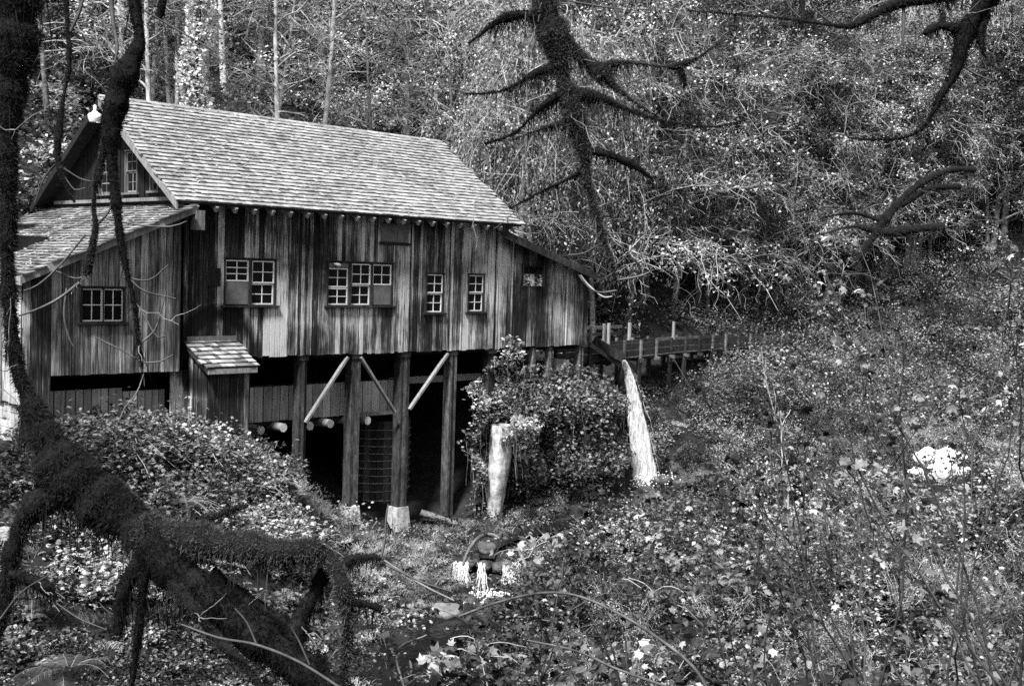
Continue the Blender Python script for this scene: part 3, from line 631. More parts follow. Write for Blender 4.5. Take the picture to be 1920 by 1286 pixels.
ca, cb = Vector((18.3, 1.1, .02)), Vector((19.15, .25, -.64)); dd = (cb-ca).normalized(); sd_ = dd.cross(Vector((0, 0, 1))).normalized(); uu = sd_.cross(dd)
q = MB(); q.beam(ca, cb, .62, .04, tone=.3); attach(q.build('chute_floor', M['timber']), CH)
for s_ in (-1, 1):
    q = MB(); q.beam(ca+sd_*.33*s_+uu*.13, cb+sd_*.33*s_+uu*.13, .04, .34, tone=.4); attach(q.build('chute_side', M['timber' if s_ > 0 else 'flume_wood']), CH)
q = MB(); q.beam((17.6, .55, .0), (20.3, .35, -1.35), .06, .16, tone=.7); attach(q.build('diagonal_board', M['flume_wood']), CH)
q = MB(); q.beam((18.7, .9, .0), (21.0, .9, -1.1), .06, .16, tone=.2); attach(q.build('diagonal_board', M['timber']), CH)

# waterfall: strands along a falling arc
sheets = []
LATV = np.array([.72, -.69, 0])
def fall_at(tt): return np.array([19.2, .2, -.62])+np.array([1.05, -.63, 0])*tt**.85+np.array([0, 0, -4.95])*tt**1.2
for lay in range(5):
    nt_, nu = 60, 16; tt = np.linspace(0, 1.0, nt_)[:, None, None]; u = np.linspace(-1, 1, nu)[None, :, None]
    wd = (.1+.42*tt**1.1)*(1-.1*lay); C_ = fall_at(tt); V = C_+LATV*(u*wd+.03*np.sin(tt*9+lay*2)*(tt > .02)+.05*(lay-2)*tt)+np.array([-.69, -.72, 0])*(.035*lay-.08+.1*np.cos(u*1.5)*(.2+tt)+.03*np.sin(u*9+tt*14+lay))
    V = V+rng.normal(size=V.shape)*.006; i = np.arange(nt_*nu).reshape(nt_, nu); sheets.append((V.reshape(-1, 3), np.stack([i[:-1, :-1], i[1:, :-1], i[1:, 1:], i[:-1, 1:]], -1).reshape(-1, 4)))
v, f, _ = join(sheets); link('waterfall', mk('waterfall', v, f, M['foam'], smooth=True), kind='structure')
K = 14; S = []; Rr = []; t = np.linspace(0, 1, K)
for k in range(170):     # loose threads and drops breaking away from the sheet
    a_ = rng.random()**.7*.9; tt = (a_+rng.uniform(.04, .16)*t)[:, None]; e = rng.normal()*.6
    S.append(fall_at(tt)+LATV*e*(.12+.42*tt**1.1)*1.1+rng.normal(size=(1, 3))*.03+rng.normal(size=(K, 3))*.004); Rr.append(rng.uniform(.003, .01)*np.sin(.15+t*2.9))
v, f = tubes(np.array(S), np.abs(np.array(Rr)), 4); link('waterfall_spray', mk('waterfall_spray', v, f, M['foam_solid'], smooth=True), kind='structure')
def froth(name, c, r, n, sz):
    P_ = rng.normal(size=(n, 3))*r+np.array(c); D_ = rng.normal(size=(n, 3)); p2 = P_+norm(D_)*sz
    v, f = tubes(np.stack([P_, (P_+p2)/2, p2], 1), np.stack([np.full(n, .006), rng.uniform(.02, .05, n), np.full(n, .006)], 1), 5)
    link(name, mk(name, v, f, M['foam_solid'], smooth=True), kind='structure')
froth('waterfall_foam', (20.3, -.55, -5.4), np.array([.42, .36, .16]), 520, .07)
t = np.linspace(0, 1, 22); S = []; Rr = []
for base, n_, wd in (((7.2, -3.5, -6.02), 90, .12), ((7.65, -3.95, -6.05), 30, .04), ((8.5, -4.35, -6.1), 70, .13)):
    for k in range(n_):
        s0 = np.array(base)+np.array([.72, -.69, 0])*rng.normal()*wd+rng.normal(size=3)*.03; tt = np.linspace(0, rng.uniform(.4, 1), 9)[:, None]
        S.append(s0+np.array([-.55, -.6, 0])*tt**.7*.9+np.array([0, 0, -.75])*tt**1.3+rng.normal(size=(9, 3))*.01+np.array([.72, -.69, 0])*rng.normal()*.1*tt); Rr.append(np.full(9, rng.uniform(.003, .011)))
v, f = tubes(np.array(S), np.array(Rr), 4); link('cascade', mk('cascade', v, f, M['foam_solid'], smooth=True), kind='structure')
froth('cascade_foam', (7.1, -4.7, -6.72), np.array([.5, .35, .04]), 160, .12)
# ---------------------------------------------------------------- plants: clumps that cover the banks
def fronds(n, L, base=(0, 0, 0), spread=1., droop=-.9, nl=22, lw=.16, up=.9, tl=.3, th=1., K=9):
    "fern: arching rachis with paired leaflets; returns stems and leaflets"
    a = rng.uniform(0, 2*math.pi, n); D = np.stack([np.cos(a)*spread, np.sin(a)*spread, rng.uniform(up*.6, up*1.3, n)], 1)
    LL = L*rng.uniform(.65, 1.15, n); P = arcs(np.tile(base, (n, 1)), D, LL, droop*.8, K, .03)
    u = np.linspace(.12, .98, nl); idx = u*(K-1); i0 = np.minimum(idx.astype(int), K-2); fr_ = (idx-i0)[None, :, None]
    Q = P[:, i0]*(1-fr_)+P[:, i0+1]*fr_; T = norm(P[:, i0+1]-P[:, i0]); S = norm(np.cross(T, [0, 0, 1.]))
    ll = (LL[:, None]*lw*1.5*np.sin(np.clip(u*1.15+.12, 0, 1)**.8*math.pi)**.7)[..., None]+.01
    V = []
    for sg in (-1, 1):
        e = Q+S*sg*ll+T*ll*.25-np.array([0, 0, .25])*ll; wv = T*(LL[:, None, None]/nl*.42)
        V.append(np.stack([Q-wv, Q+wv, e], 2).reshape(-1, 3, 3))
    V = np.concatenate(V).reshape(-1, 3); F = np.arange(len(V)).reshape(-1, 3)
    tone = np.repeat(rng.uniform(tl, th, len(F)), 3)
    v2, f2 = tubes(P, np.linspace(.006, .002, K)[None].repeat(n, 0), 3)
    return (V, F, tone), (v2, quads_to_tris(f2), np.full(len(v2), .4))
def dome(n, r, h, p=.5):
    a = rng.uniform(0, 2*math.pi, n); q = rng.random(n)**p*r; z = rng.random(n)**.6*h*np.sqrt(np.clip(1-(q/r)**2*.85, 0, 1))
    return np.stack([q*np.cos(a), q*np.sin(a), z], 1)
def stems(n, L, up=1.2, g=-.5, r=.006, K=6, base_r=.12):
    a = rng.uniform(0, 2*math.pi, n); D = np.stack([np.cos(a), np.sin(a), np.full(n, up)+rng.uniform(-.4, .6, n)], 1)
    return arcs(D*np.array([base_r, base_r, 0])*rng.random((n, 1)), D, L*rng.uniform(.5, 1.15, n), g, K, .06)
CL = {}
def clump(name, parts_, mat):
    v, f, t = join(parts_); CL[name] = bpy.data.objects.new(name+'_clump', mk(name+'_clump', v, f, mat, t)); return CL[name]
def st_part(P, r0=.006, tone=.45):
    v, f = tubes(P, np.linspace(r0, r0*.4, P.shape[1])[None].repeat(len(P), 0), 3); return v, quads_to_tris(f), np.full(len(v), tone)
for k in range(3):
    for nm, mt in (('bright', 'leaf_bright'), ('mid', 'leaf_mid'), ('dark', 'leaf_dark')):
        clump('shrub_%s%d' % (nm, k), [leaves(dome(110, .55, .62), .085, .9, .36), st_part(stems(9, .7))], M[mt])
        P = stems(11, .95, 1.0, -.75); t = rng.random((11, 13)); i_ = (t*5).astype(int)
        Q = P[np.arange(11)[:, None], i_]+(P[np.arange(11)[:, None], i_+1]-P[np.arange(11)[:, None], i_])*(t*5-i_)[..., None]
        Q = (Q+rng.normal(size=Q.shape)*.05).reshape(-1, 3)
        clump('bramble_%s%d' % (nm, k), [leaves(Q, .125, .9, shape='lobed'), leaves(dome(45, .5, .45), .1, .9, .38), st_part(P)], M[mt])
        clump('fern_%s%d' % (nm, k), list(fronds(11, .75)), M[mt])
        P = stems(12, 1.15, 1.6, -.35, K=7); Q = P[:, 2:].reshape(-1, 3)+rng.normal(size=(60, 3))*.05
        clump('twiggy_%s%d' % (nm, k), [leaves(Q, .07, .8, .34), st_part(P, .008, .6)], M[mt])
    P = rng.normal(size=(110, 3))*[.2, .2, 0]; a = rng.uniform(0, 6.28, 110); D = np.stack([np.cos(a)*.55, np.sin(a)*.55, np.full(110, 1)], 1)
    B = arcs(P, D, rng.uniform(.18, .42, 110), -.45, 5, .05); clump('grass%d' % k, [st_part(B, .0065, .7)], M['grass'])
    clump('litter%d' % k, [leaves(rng.normal(size=(70, 3))*[.35, .35, .02]+[0, 0, .03], .09, 1.3, .4, .1, 1, 'lobed')], M['leaf_bright'])
    for q, f_, t_ in [leaves(rng.normal(size=(150, 3))*[.32, .32, .1]+[0, 0, .1], .06, .6, .3, .2, 1)]: pass
    clump('needle_tuft%d' % k, [leaves(rng.normal(size=(150, 3))*[.32, .32, .1]+[0, 0, .1], .06, .6, .3, .2, 1)], M['leaf_dark'])

for k in range(3):
    for nm, mt in (('mid', 'leaf_mid'), ('bright', 'leaf_bright')):
        P = stems(16, 2.6, 2.2, -.3, r=.012, K=9, base_r=.3); B = arcs(P[:, 2:8].reshape(-1, 3), rng.normal(size=(96, 3))+[0, 0, .4], .7, -.3, 5, .08)
        Q = np.concatenate([P[:, 2:].reshape(-1, 3), B[:, 1:].reshape(-1, 3)]); Q = Q[rng.integers(0, len(Q), 420)]+rng.normal(size=(420, 3))*.08
        clump('tall_shrub_%s%d' % (nm, k), [leaves(Q, .075, .7, .34), st_part(P, .011, .5), st_part(B, .005, .6)], M[mt])
for k in range(3):
    for nm, mt in (('mid', 'leaf_mid'), ('bright', 'leaf_bright'), ('dark', 'leaf_dark')):
        for big, n_, sz, sh_ in (('', 560, .085, 'diamond'), ('broad_', 240, .15, 'lobed')):
            q = norm(rng.normal(size=(n_, 3))); q[:, 2] = abs(q[:, 2]); rr = (rng.uniform(.72, 1.12, (n_, 1))*(1+.22*np.sin(q[:, :1]*5+k)+.2*np.sin(q[:, 1:2]*6+2*k)+.15*np.sin(q[:, 2:]*7)))
            q = q*rr*[.85, .85, .95]; P = stems(14, 1.2, 1.6, -.35, r=.01, K=7)
            clump('%sbush_%s%d' % (big, nm, k), [leaves(q, sz, 1., .36, shape=sh_), st_part(P, .009, .5)], M[mt])
def scatter(name, pts, clumps, smin, smax, tilt=.25, label=None):
    "one uncountable growth: point meshes instanced with the clumps"
    pts = np.asarray(pts, float)
    if len(pts) == 0: return
    me = bpy.data.meshes.new(name); me.vertices.add(len(pts)); me.vertices.foreach_set('co', pts.astype(np.float32).ravel())
    def att(n, ty, arr, key): a = me.attributes.new(n, ty, 'POINT'); a.data.foreach_set(key, np.asarray(arr, np.float32).ravel())
    att('scl', 'FLOAT', rng.uniform(smin, smax, len(pts)), 'value')
    att('rot', 'FLOAT_VECTOR', np.stack([rng.normal(size=len(pts))*tilt, rng.normal(size=len(pts))*tilt, rng.uniform(0, 6.28, len(pts))], 1), 'vector')
    att('pick', 'FLOAT', rng.integers(0, len(clumps), len(pts)), 'value')
    o = bpy.data.objects.new(name, me); C.objects.link(o); o['kind'] = 'stuff'
    g = bpy.data.node_groups.new(name, 'GeometryNodeTree'); g.interface.new_socket('Geometry', in_out='INPUT', socket_type='NodeSocketGeometry'); g.interface.new_socket('Geometry', in_out='OUTPUT', socket_type='NodeSocketGeometry')
    gi = g.nodes.new('NodeGroupInput'); go = g.nodes.new('NodeGroupOutput'); jn = g.nodes.new('GeometryNodeJoinGeometry')
    def na(n, ty): a = g.nodes.new('GeometryNodeInputNamedAttribute'); a.data_type = ty; a.inputs['Name'].default_value = n; return a.outputs['Attribute']
    A, B_, Cc = na('scl', 'FLOAT'), na('rot', 'FLOAT_VECTOR'), na('pick', 'FLOAT')
    for k, c in enumerate(clumps):
        cmp_ = g.nodes.new('FunctionNodeCompare'); cmp_.data_type = 'FLOAT'; cmp_.operation = 'EQUAL'; cmp_.inputs['B'].default_value = k; cmp_.inputs['Epsilon'].default_value = .1
        g.links.new(Cc, cmp_.inputs['A'])
        oi = g.nodes.new('GeometryNodeObjectInfo'); oi.inputs['Object'].default_value = CL[c]
        ip = g.nodes.new('GeometryNodeInstanceOnPoints'); g.links.new(gi.outputs[0], ip.inputs['Points']); g.links.new(cmp_.outputs[0], ip.inputs['Selection'])
        g.links.new(oi.outputs['Geometry'], ip.inputs['Instance']); g.links.new(B_, ip.inputs['Rotation']); g.links.new(A, ip.inputs['Scale']); g.links.new(ip.outputs[0], jn.inputs[0])
    g.links.new(jn.outputs[0], go.inputs[0]); md = o.modifiers.new('scatter', 'NODES'); md.node_group = g
    if label: o['label'] = label
    return o
CRK = catmull([(45, -22), (32, -11), (26, -6), (21, -1.5), (15, -2.2), (10, -2.5), (8.3, -3.5), (7, -5), (4, -6), (.5, -8), (-4, -12), (-12, -17), (-25, -24)], .5)
def creek_side(x, y):
    "signed distance to the creek: + on the mill side"
    q = np.stack([x, y], 1); d = np.linalg.norm(q[:, None]-CRK[None], axis=2); j = np.clip(d.argmin(1), 0, len(CRK)-2); t = CRK[j+1]-CRK[j]
    c = t[:, 0]*(q[:, 1]-CRK[j, 1])-t[:, 1]*(q[:, 0]-CRK[j, 0]); return d.min(1)*np.where(c < 0, 1, -1)
def area(x0, x1, y0, y1, dens, lift=0, keep=None, margin=140):
    n = int((x1-x0)*(y1-y0)*dens); x = rng.uniform(x0, x1, n); y = rng.uniform(y0, y1, n); z = ground(x, y)+lift
    P = np.stack([x, y, z], 1); px, py, d = proj(P)
    m = (px > -margin) & (px < 1920+margin) & (py > -200) & (py < 1286+260) & (d > 3.2)
    m &= ~((x > -5) & (x < 17) & (y > -.2) & (y < 9))
    m &= ~((abs(px-1205) < 62) & (py > 640) & (py < 925) & (d > 38) & (d < 49.5))
    if keep is not None: m &= keep(x, y, creek_side(x, y), px, py, d)
    return P[m]
def patchy(x, y, s=.35, t=0.):
    return (np.sin(x*s+1.3*np.sin(y*s*.7))+np.sin(y*s*1.3+x*s*.6+2)) > t
B3 = lambda s: [s+str(k) for k in range(3)]
# hillside behind the mill
FLX = [16.95, 25.2, 33.5, 41, 53]; FLY = [1.1, 2.6, 4., 4.8, 6.6]
off_flume = lambda x, y, c, px, py, d: (y > np.interp(x, FLX, FLY)+2.2) | (y < np.interp(x, FLX, FLY)-2.2) | (x > 41)
hill = lambda x, y, c, px, py, d: (c > 5.5) & ((y > 9) | (x > 17))
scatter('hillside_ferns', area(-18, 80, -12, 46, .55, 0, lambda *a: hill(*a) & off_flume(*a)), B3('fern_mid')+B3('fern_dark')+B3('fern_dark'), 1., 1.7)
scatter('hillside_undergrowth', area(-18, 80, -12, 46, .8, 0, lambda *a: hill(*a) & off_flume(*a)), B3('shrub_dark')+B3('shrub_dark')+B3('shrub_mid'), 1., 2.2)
scatter('hillside_shrub_thicket', area(-18, 60, 9, 46, .42, .3, lambda *a: hill(*a) & (a[3] < 1150) & off_flume(*a)), B3('shrub_bright')+B3('bramble_bright'), 1.2, 2.4)
# bank below the flume
fb = lambda x, y, c, px, py, d: (c > 1.) & (c < 9) & (x > 20.6) & (y < np.interp(x, FLX, FLY)-.9-.02*(x-20))
scatter('flume_bank_shrubs', area(20, 60, -16, 6, 2.4, 0, fb), B3('bush_bright')+B3('bush_mid')+B3('shrub_mid')+B3('bramble_bright'), .5, 1.0)
scatter('flume_side_bushes', area(23, 50, 0, 6, 1.1, .1, lambda x, y, c, px, py, d: abs(y-np.interp(x, FLX, FLY)+1.35) < .45), B3('bush_mid')+B3('bush_bright')+B3('bramble_mid'), .7, 1.35)
scatter('creek_bank_growth', area(12, 60, -26, 4, 1.6, 0, lambda x, y, c, px, py, d: (abs(c) > .7) & (abs(c) < 5) & ~((abs(px-1770) < 75) & (abs(py-880) < 75))), B3('shrub_dark')+B3('fern_dark')+B3('grass')+B3('bush_dark'), .5, 1.)
# grassy flat and slope in front of the posts
gr = lambda x, y, c, px, py, d: (c > .9) & (x > 2.8) & (x < 17) & (y < .8)
scatter('bank_grass', area(2.5, 17, -8, 1, 7, 0, lambda *a: gr(*a) & ~((abs(a[0]-5.8) < .8) & (a[1] > -1.2)) & ~((abs(a[0]-7.8) < .8) & (a[1] > -1.2))), B3('grass'), .6, 1.1, .3)
scatter('fallen_leaves', area(-10, 14, -14, 1, 1.8, 0, lambda x, y, c, px, py, d: (abs(c) > .8) & (c < 5)), B3('litter'), .5, 1.0, .15)
scatter('slope_grass', area(-9, 6, -13, -1, 5, 0, lambda x, y, c, px, py, d: (c > .9) & (x+y*.2 > -1.2)), B3('grass')+B3('fern_mid'), .5, 1.0, .3)
# left slope in the shade of the big limb
lf = lambda x, y, c, px, py, d: (c > 1.0) & (c < 9) & (x < 2.5)
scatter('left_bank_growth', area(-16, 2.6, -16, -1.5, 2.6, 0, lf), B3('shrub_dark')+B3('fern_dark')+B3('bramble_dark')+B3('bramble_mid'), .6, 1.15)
# near bank: thicket rising towards the viewer
def nb(x, y, c, px, py, d): return (c < -.9) & (px > 900+np.clip(d-20, -20, 0)*6) & (d > 9) & ~((abs(px-1770) < 75) & (abs(py-890) < 90) & (d > 22)) & (patchy(x, y, .8, -.75) | (d > 34))
scatter('near_bank_bushes', area(-6, 45, -32, 0, .6, -.1, nb), B3('bush_mid')+B3('bush_dark')+B3('broad_bush_mid')+B3('broad_bush_dark')+B3('bush_bright'), .7, 1.75, .25)
scatter('near_bank_undergrowth', area(-6, 45, -32, 0, 1.1, -.05, nb), B3('shrub_mid')+B3('bramble_mid')+B3('shrub_dark')+B3('bramble_dark')+B3('twiggy_mid'), .7, 1.3, .4)
scatter('near_bank_leaves', area(-6, 30, -32, 0, .5, .3, lambda x, y, c, px, py, d: nb(x, y, c, px, py, d) & patchy(x, y, .5, .2)), B3('bramble_bright')+B3('bramble_mid')+B3('shrub_mid'), .6, 1.2, .4)
scatter('near_bank_ferns', area(-6, 30, -32, 0, .5, .1, nb), B3('fern_dark')+B3('twiggy_dark'), .9, 1.6)

scatter('tall_shrub_tangle', area(10, 60, -30, 8, .3, -.1, lambda x, y, c, px, py, d: (px > 1300+(d-30)*6) & (abs(c) > 1.2) & (d > 17) & (d < 62) & ~((abs(px-1770) < 90) & (py > 760) & (py < 1100) & (d < 50))), B3('tall_shrub_mid')+B3('tall_shrub_bright')+B3('tall_shrub_mid'), .6, 1.15, .15)
scatter('near_shrub_tangle', area(-8, 34, -30, -4, .5, -.1, lambda x, y, c, px, py, d: (c < -1) & (px > 1120) & (d > 11) & (d < 34) & (py > 1060)), B3('tall_shrub_mid')+B3('tall_shrub_bright'), .45, .95, .15)
scatter('right_slope_shrubs', area(26, 80, -18, 18, 1.3, -.1, lambda x, y, c, px, py, d: (px > 1330) & (c > 4)), B3('bush_mid')+B3('shrub_mid')+B3('bush_dark')+B3('bush_bright')+B3('fern_dark'), .9, 1.9)
# bramble mound below the lean-to: bushes one can walk round
for k, (x, y, z, s, lab) in enumerate([(-2.7, -1.5, -2.2, 1.25, 'tall bramble bush against the recessed lower wall, left of the little shed'), (-1.2, -1.7, -2.4, 1.2, 'rounded bramble bush just left of the shingled shed'),
        (.4, -2.2, -3.3, 1.1, 'bramble bush below the front of the shingled shed'), (-4.6, -1.8, -2.5, 1.2, 'bramble bush beside the pale block foundation'), (-2.4, -3.2, -3.5, 1.3, 'bright bramble bush in the middle of the mound'),
        (-.3, -3.6, -4.4, 1.2, 'bramble bush on the lower right flank of the mound'), (1.4, -1.5, -3.2, .8, 'bramble bush tumbling down the right edge of the mound under the shed'), (-4.2, -4.6, -4.7, 1.3, 'bramble bush low on the left of the mound behind the mossy limb'),
        (1.7, -2.9, -4.9, .8, 'small bramble bush at the foot of the mound near the second post')]):
    n = int(1700*s); P = dome(n, 1.45*s*.9, 1.25*s*.7, .6); P *= (1+.2*np.sin(P[:, :1]*5+k)+.2*np.sin(P[:, 1:2]*6+2*k)); P += (rng.random((n, 1)) < .12)*np.abs(rng.normal(size=(n, 3)))*[.1, .1, .25]; G = np.array([x, y, z]); w_ = P+G; gg = ground(w_[:, 0], w_[:, 1]); w_[:, 2] = np.maximum(w_[:, 2], gg+rng.random(n)*.5)
    w_ -= G; lv = leaves(w_, .11, 1.0, shape='lobed', tonelo=.06, power=1.5)
    tg = thing('bramble_bush', lab, 'bush', G); v, f, t = lv; link('foliage', mk('foliage', v, f, M['leaf_bright'] if k in (1, 2, 4, 0) else M['leaf_mid'], t), tg)
    P = stems(40, 1.6*s, .9, -.6, base_r=.5); v, f = tubes(P, np.linspace(.01, .004, 6)[None].repeat(40, 0), 3); link('canes', mk('canes', v, f, M['twig']), tg)
# ivy draped over the bank and the right-hand posts
def ivy(lab, segs, n, size, mat, base, tonelo=.06, hang=40):
    P = []
    tot = sum(s[6] for s in segs)
    for (cx, cy, cz, rx, ry, rz, wt) in segs:
        m_ = int(n*wt/tot); q = norm(rng.normal(size=(m_, 3))); q[:, 1] = -abs(q[:, 1]); P.append(q*rng.uniform(.6, 1.25, (m_, 1))*[rx, ry, rz]+[cx, cy, cz])
    P = np.concatenate(P); lump = .3*np.sin(P*3.1+[0, 1, 2]).sum(1); P[:, 1] -= lump
    tg = thing('ivy_curtain', lab, 'ivy', base); v, f, t = leaves(P-base, size, .6, shape='lobed', tonelo=tonelo, power=1.5); link('foliage', mk('foliage', v, f, M[mat], t), tg)
    i_ = rng.integers(0, len(P), hang); S = P[i_]-base; A_ = arcs(S, np.tile([0, -.1, -1.], (hang, 1)), rng.uniform(.5, 1.8, hang), 0, 7, .05)
    v, f = tubes(A_, np.linspace(.008, .004, 7)[None].repeat(hang, 0), 3); link('stems', mk('stems', v, f, M['bark_mid']), tg)
ivy('thick ivy wall draped over the bank between the concrete pier and the waterfall', [(12.9, -.2, -1.9, .9, .9, .8, 2), (13.8, -.1, -1.9, 1.3, 1., 1.1, 3), (15.6, 0, -2.0, 1.4, 1.1, 1.2, 3.4), (17.2, -.1, -2.2, 1.0, 1., 1.1, 2.6), (12.9, -.5, -3.4, .8, .7, 1.3, 3), (14.1, -.5, -3.6, 1.1, .8, 1.3, 3.6), (15.8, -.6, -3.6, 1.3, .9, 1.4, 4), (17.4, -.5, -3.8, .9, .8, 1.3, 3.0), (13.2, -.7, -4.6, 1., .5, .7, 1.6), (15., -.8, -4.7, 1.2, .5, .7, 2), (16.9, -.8, -4.7, 1.1, .5, .7, 1.8), (18., -.2, -2.9, .5, .6, 1.0, 1.), (12.0, -.3, -3.2, .5, .5, 1.3, 1.4), (12.2, -.4, -4.7, .6, .5, .6, 1.)], 26000, .12, 'leaf_mid', np.array([15., .5, -5.]), hang=70)
ivy('paler upper fringe of ivy along the brow of the bank under the right lean-to', [(13.4, -.6, -1.5, 1.2, .6, .5, 1), (15.3, -.7, -1.6, 1.4, .6, .55, 1.2), (17., -.7, -1.9, 1., .6, .5, 1)], 1500, .14, 'leaf_mid', np.array([15.2, -.2, -2.2]), hang=20)
ivy('ivy climbing the fifth post up to the underside of the mill', [(12.0, -.05, -.9, .42, .25, .9, 1), (12.5, -.1, -1.3, .9, .35, .6, 1.4), (11.2, -.1, -1.5, .8, .3, .45, 1.2), (11.35, -1.35, -2.5, .7, .35, .4, 2.2), (12.2, -1.2, -3., .35, .3, .8, .9), (12.3, -.1, .0, .28, .15, .5, .4)], 1500, .14, 'leaf_bright', np.array([12., .2, -2.6]))
ivy('ivy and dry vines hanging in the shade left of the concrete pier', [(10.9, .2, -2.6, .5, .4, 1.2, 1), (10.9, .1, -4.2, .4, .4, .9, .7)], 900, .13, 'leaf_mid', np.array([10.7, .3, -5.4]), hang=22)
ivy('dark ivy on the wet bank right behind the waterfall', [(18.9, 1.1, -2.6, .8, .5, 1.6, 1), (20.9, 1.2, -2.8, .9, .6, 1.4, 1), (20.8, .4, -4.2, .9, .5, .8, 1)], 1800, .12, 'leaf_mid', np.array([19.8, 1.2, -5.2]), hang=40)

# ---------------------------------------------------------------- trees
def tree_meshes(kind, H=15., r0=.22, n1=26, L1=4.2, leaf=.16, nleaf=6500, first=.12, g1=-.35, up1=.5, mat='leaf_bright', bark='bark_mid', n2=7, n3=4, twig='twig', up=.7, w=.34):
    K = 14; t = np.linspace(0, 1, K); ph = rng.uniform(0, 6, 2)
    T = np.stack([.35*np.sin(t*3+ph[0])-.35*math.sin(ph[0]), .35*np.sin(t*2.6+ph[1])-.35*math.sin(ph[1]), t*H], 1)
    v, f = tubes([catmull(T, .4)], [np.interp(np.linspace(0, 1, len(catmull(T, .4))), t, r0*(1.25-.3*(t > .02)-.75*t))], 9)
    v = v+rng.normal(size=v.shape)*r0*.05; out = {'trunk': mk('trunk', v, f, M[bark], smooth=True)}
    if kind == 'column':
        a = rng.uniform(0, 6.28, nleaf); h = rng.random(nleaf)*H; rr = r0*1.7+.18*np.sin(h*1.7+a)+rng.random(nleaf)*.25
        c = np.stack([np.interp(h, T[:, 2], T[:, 0])+rr*np.cos(a), np.interp(h, T[:, 2], T[:, 1])+rr*np.sin(a), h], 1)
        v, f, tt = leaves(c, leaf, .5, shape='diamond', w=.42, tonelo=.35, power=1.); out['ivy'] = mk('ivy', v, f, M[mat], tt); return out
    h = first+(1-first)*rng.random(n1)**.9; S = np.stack([np.interp(h, t, T[:, i]) for i in range(3)], 1); a = rng.uniform(0, 6.28, n1)
    D = np.stack([np.cos(a), np.sin(a), up1+rng.uniform(-.25, .45, n1)], 1); LL = L1*(1-.55*h)*rng.uniform(.6, 1.2, n1)
    A = arcs(S, D, LL, g1, 8, .05); tb = [(A, np.linspace(r0*.3, r0*.07, 8)[None].repeat(n1, 0), 5)]
    def sub(A, m, L, g, K, updir=.2, lo=.25):
        n = len(A); k_ = A.shape[1]; tt = rng.uniform(lo, 1, (n, m))*(k_-1.001); i0 = tt.astype(int); i_ = np.arange(n)[:, None]
        S = (A[i_, i0]+(A[i_, i0+1]-A[i_, i0])*(tt-i0)[..., None]).reshape(-1, 3); T = norm(A[i_, i0+1]-A[i_, i0]).reshape(-1, 3)
        D = T*.7+rng.normal(size=S.shape)*.75+[0, 0, updir]; return arcs(S, D, L*rng.uniform(.5, 1.2, len(S)), g*rng.uniform(.2, 1.4, len(S)), K, .15)
    if kind == 'weeping':
        A2 = sub(A, n2*2, 2.2, -1.1, 7, -.2); nS = n1*n2*2
        B = sub(A2, 3, 1., 0, 8, 0); S = B[:, 0]; B = arcs(S, np.tile([0, 0, -1.], (len(S), 1))+rng.normal(size=S.shape)*.16, rng.uniform(1.2, 4.6, len(S)), 0, 10, .035)
        tb += [(A2, np.linspace(.02, .008, 7)[None].repeat(len(A2), 0), 3), (B[::3], np.full((len(B[::3]), 10), .005), 3)]
        q = B.reshape(-1, 3); q = q[rng.integers(0, len(q), nleaf)]+rng.normal(size=(nleaf, 3))*[.2, .2, .3]
        lv = leaves(q, leaf, .1, w, D=np.array([0, 0, -1.])*1.3, power=1.2)
    elif kind == 'fir':
        A2 = sub(A, n2*2, 1.3, -.5, 6, -.1, .15); tb += [(A2, np.linspace(.02, .006, 6)[None].repeat(len(A2), 0), 3)]
        q = A2[:, 1:].reshape(-1, 3); i_ = rng.integers(0, len(q), nleaf); q = q[i_]+rng.normal(size=(nleaf, 3))*[.16, .16, .07]-[0, 0, .08]
        lv = leaves(q, leaf, .7, w, D=np.array([0, 0, -.5]))
    else:
        A2 = sub(A, n2, L1*.42, g1*1.2, 7, .15); A3 = sub(A2, n3, L1*.24, -.2, 6, .1)
        tb += [(A2, np.linspace(.022, .008, 7)[None].repeat(len(A2), 0), 3), (A3, np.linspace(.009, .005, 6)[None].repeat(len(A3), 0), 3)]
        q = np.concatenate([A2[:, 2:].reshape(-1, 3), A3[:, 1:].reshape(-1, 3)]); c = q[rng.integers(0, len(q), max(60, nleaf//16))]
        i_ = rng.integers(0, len(c), nleaf); q = c[i_]+rng.normal(size=(nleaf, 3))*[.26, .26, .16]
        lv = leaves(q, leaf, up, w); cf = (.1+2.2*rng.random(len(c))**2.4)[i_]; lv = (lv[0], lv[1], np.clip(lv[2]*np.repeat(cf, 4), 0, 1.2))
    out['branches'] = None; P_ = []
    for A_, R_, sds in tb: v, f = tubes(A_, R_, sds); P_.append((v, f))
    v, f, _ = join(P_); out['branches'] = mk('branches', v, f, M[twig])
    out['crown'] = mk('crown', lv[0], lv[1], M[mat], lv[2]); return out
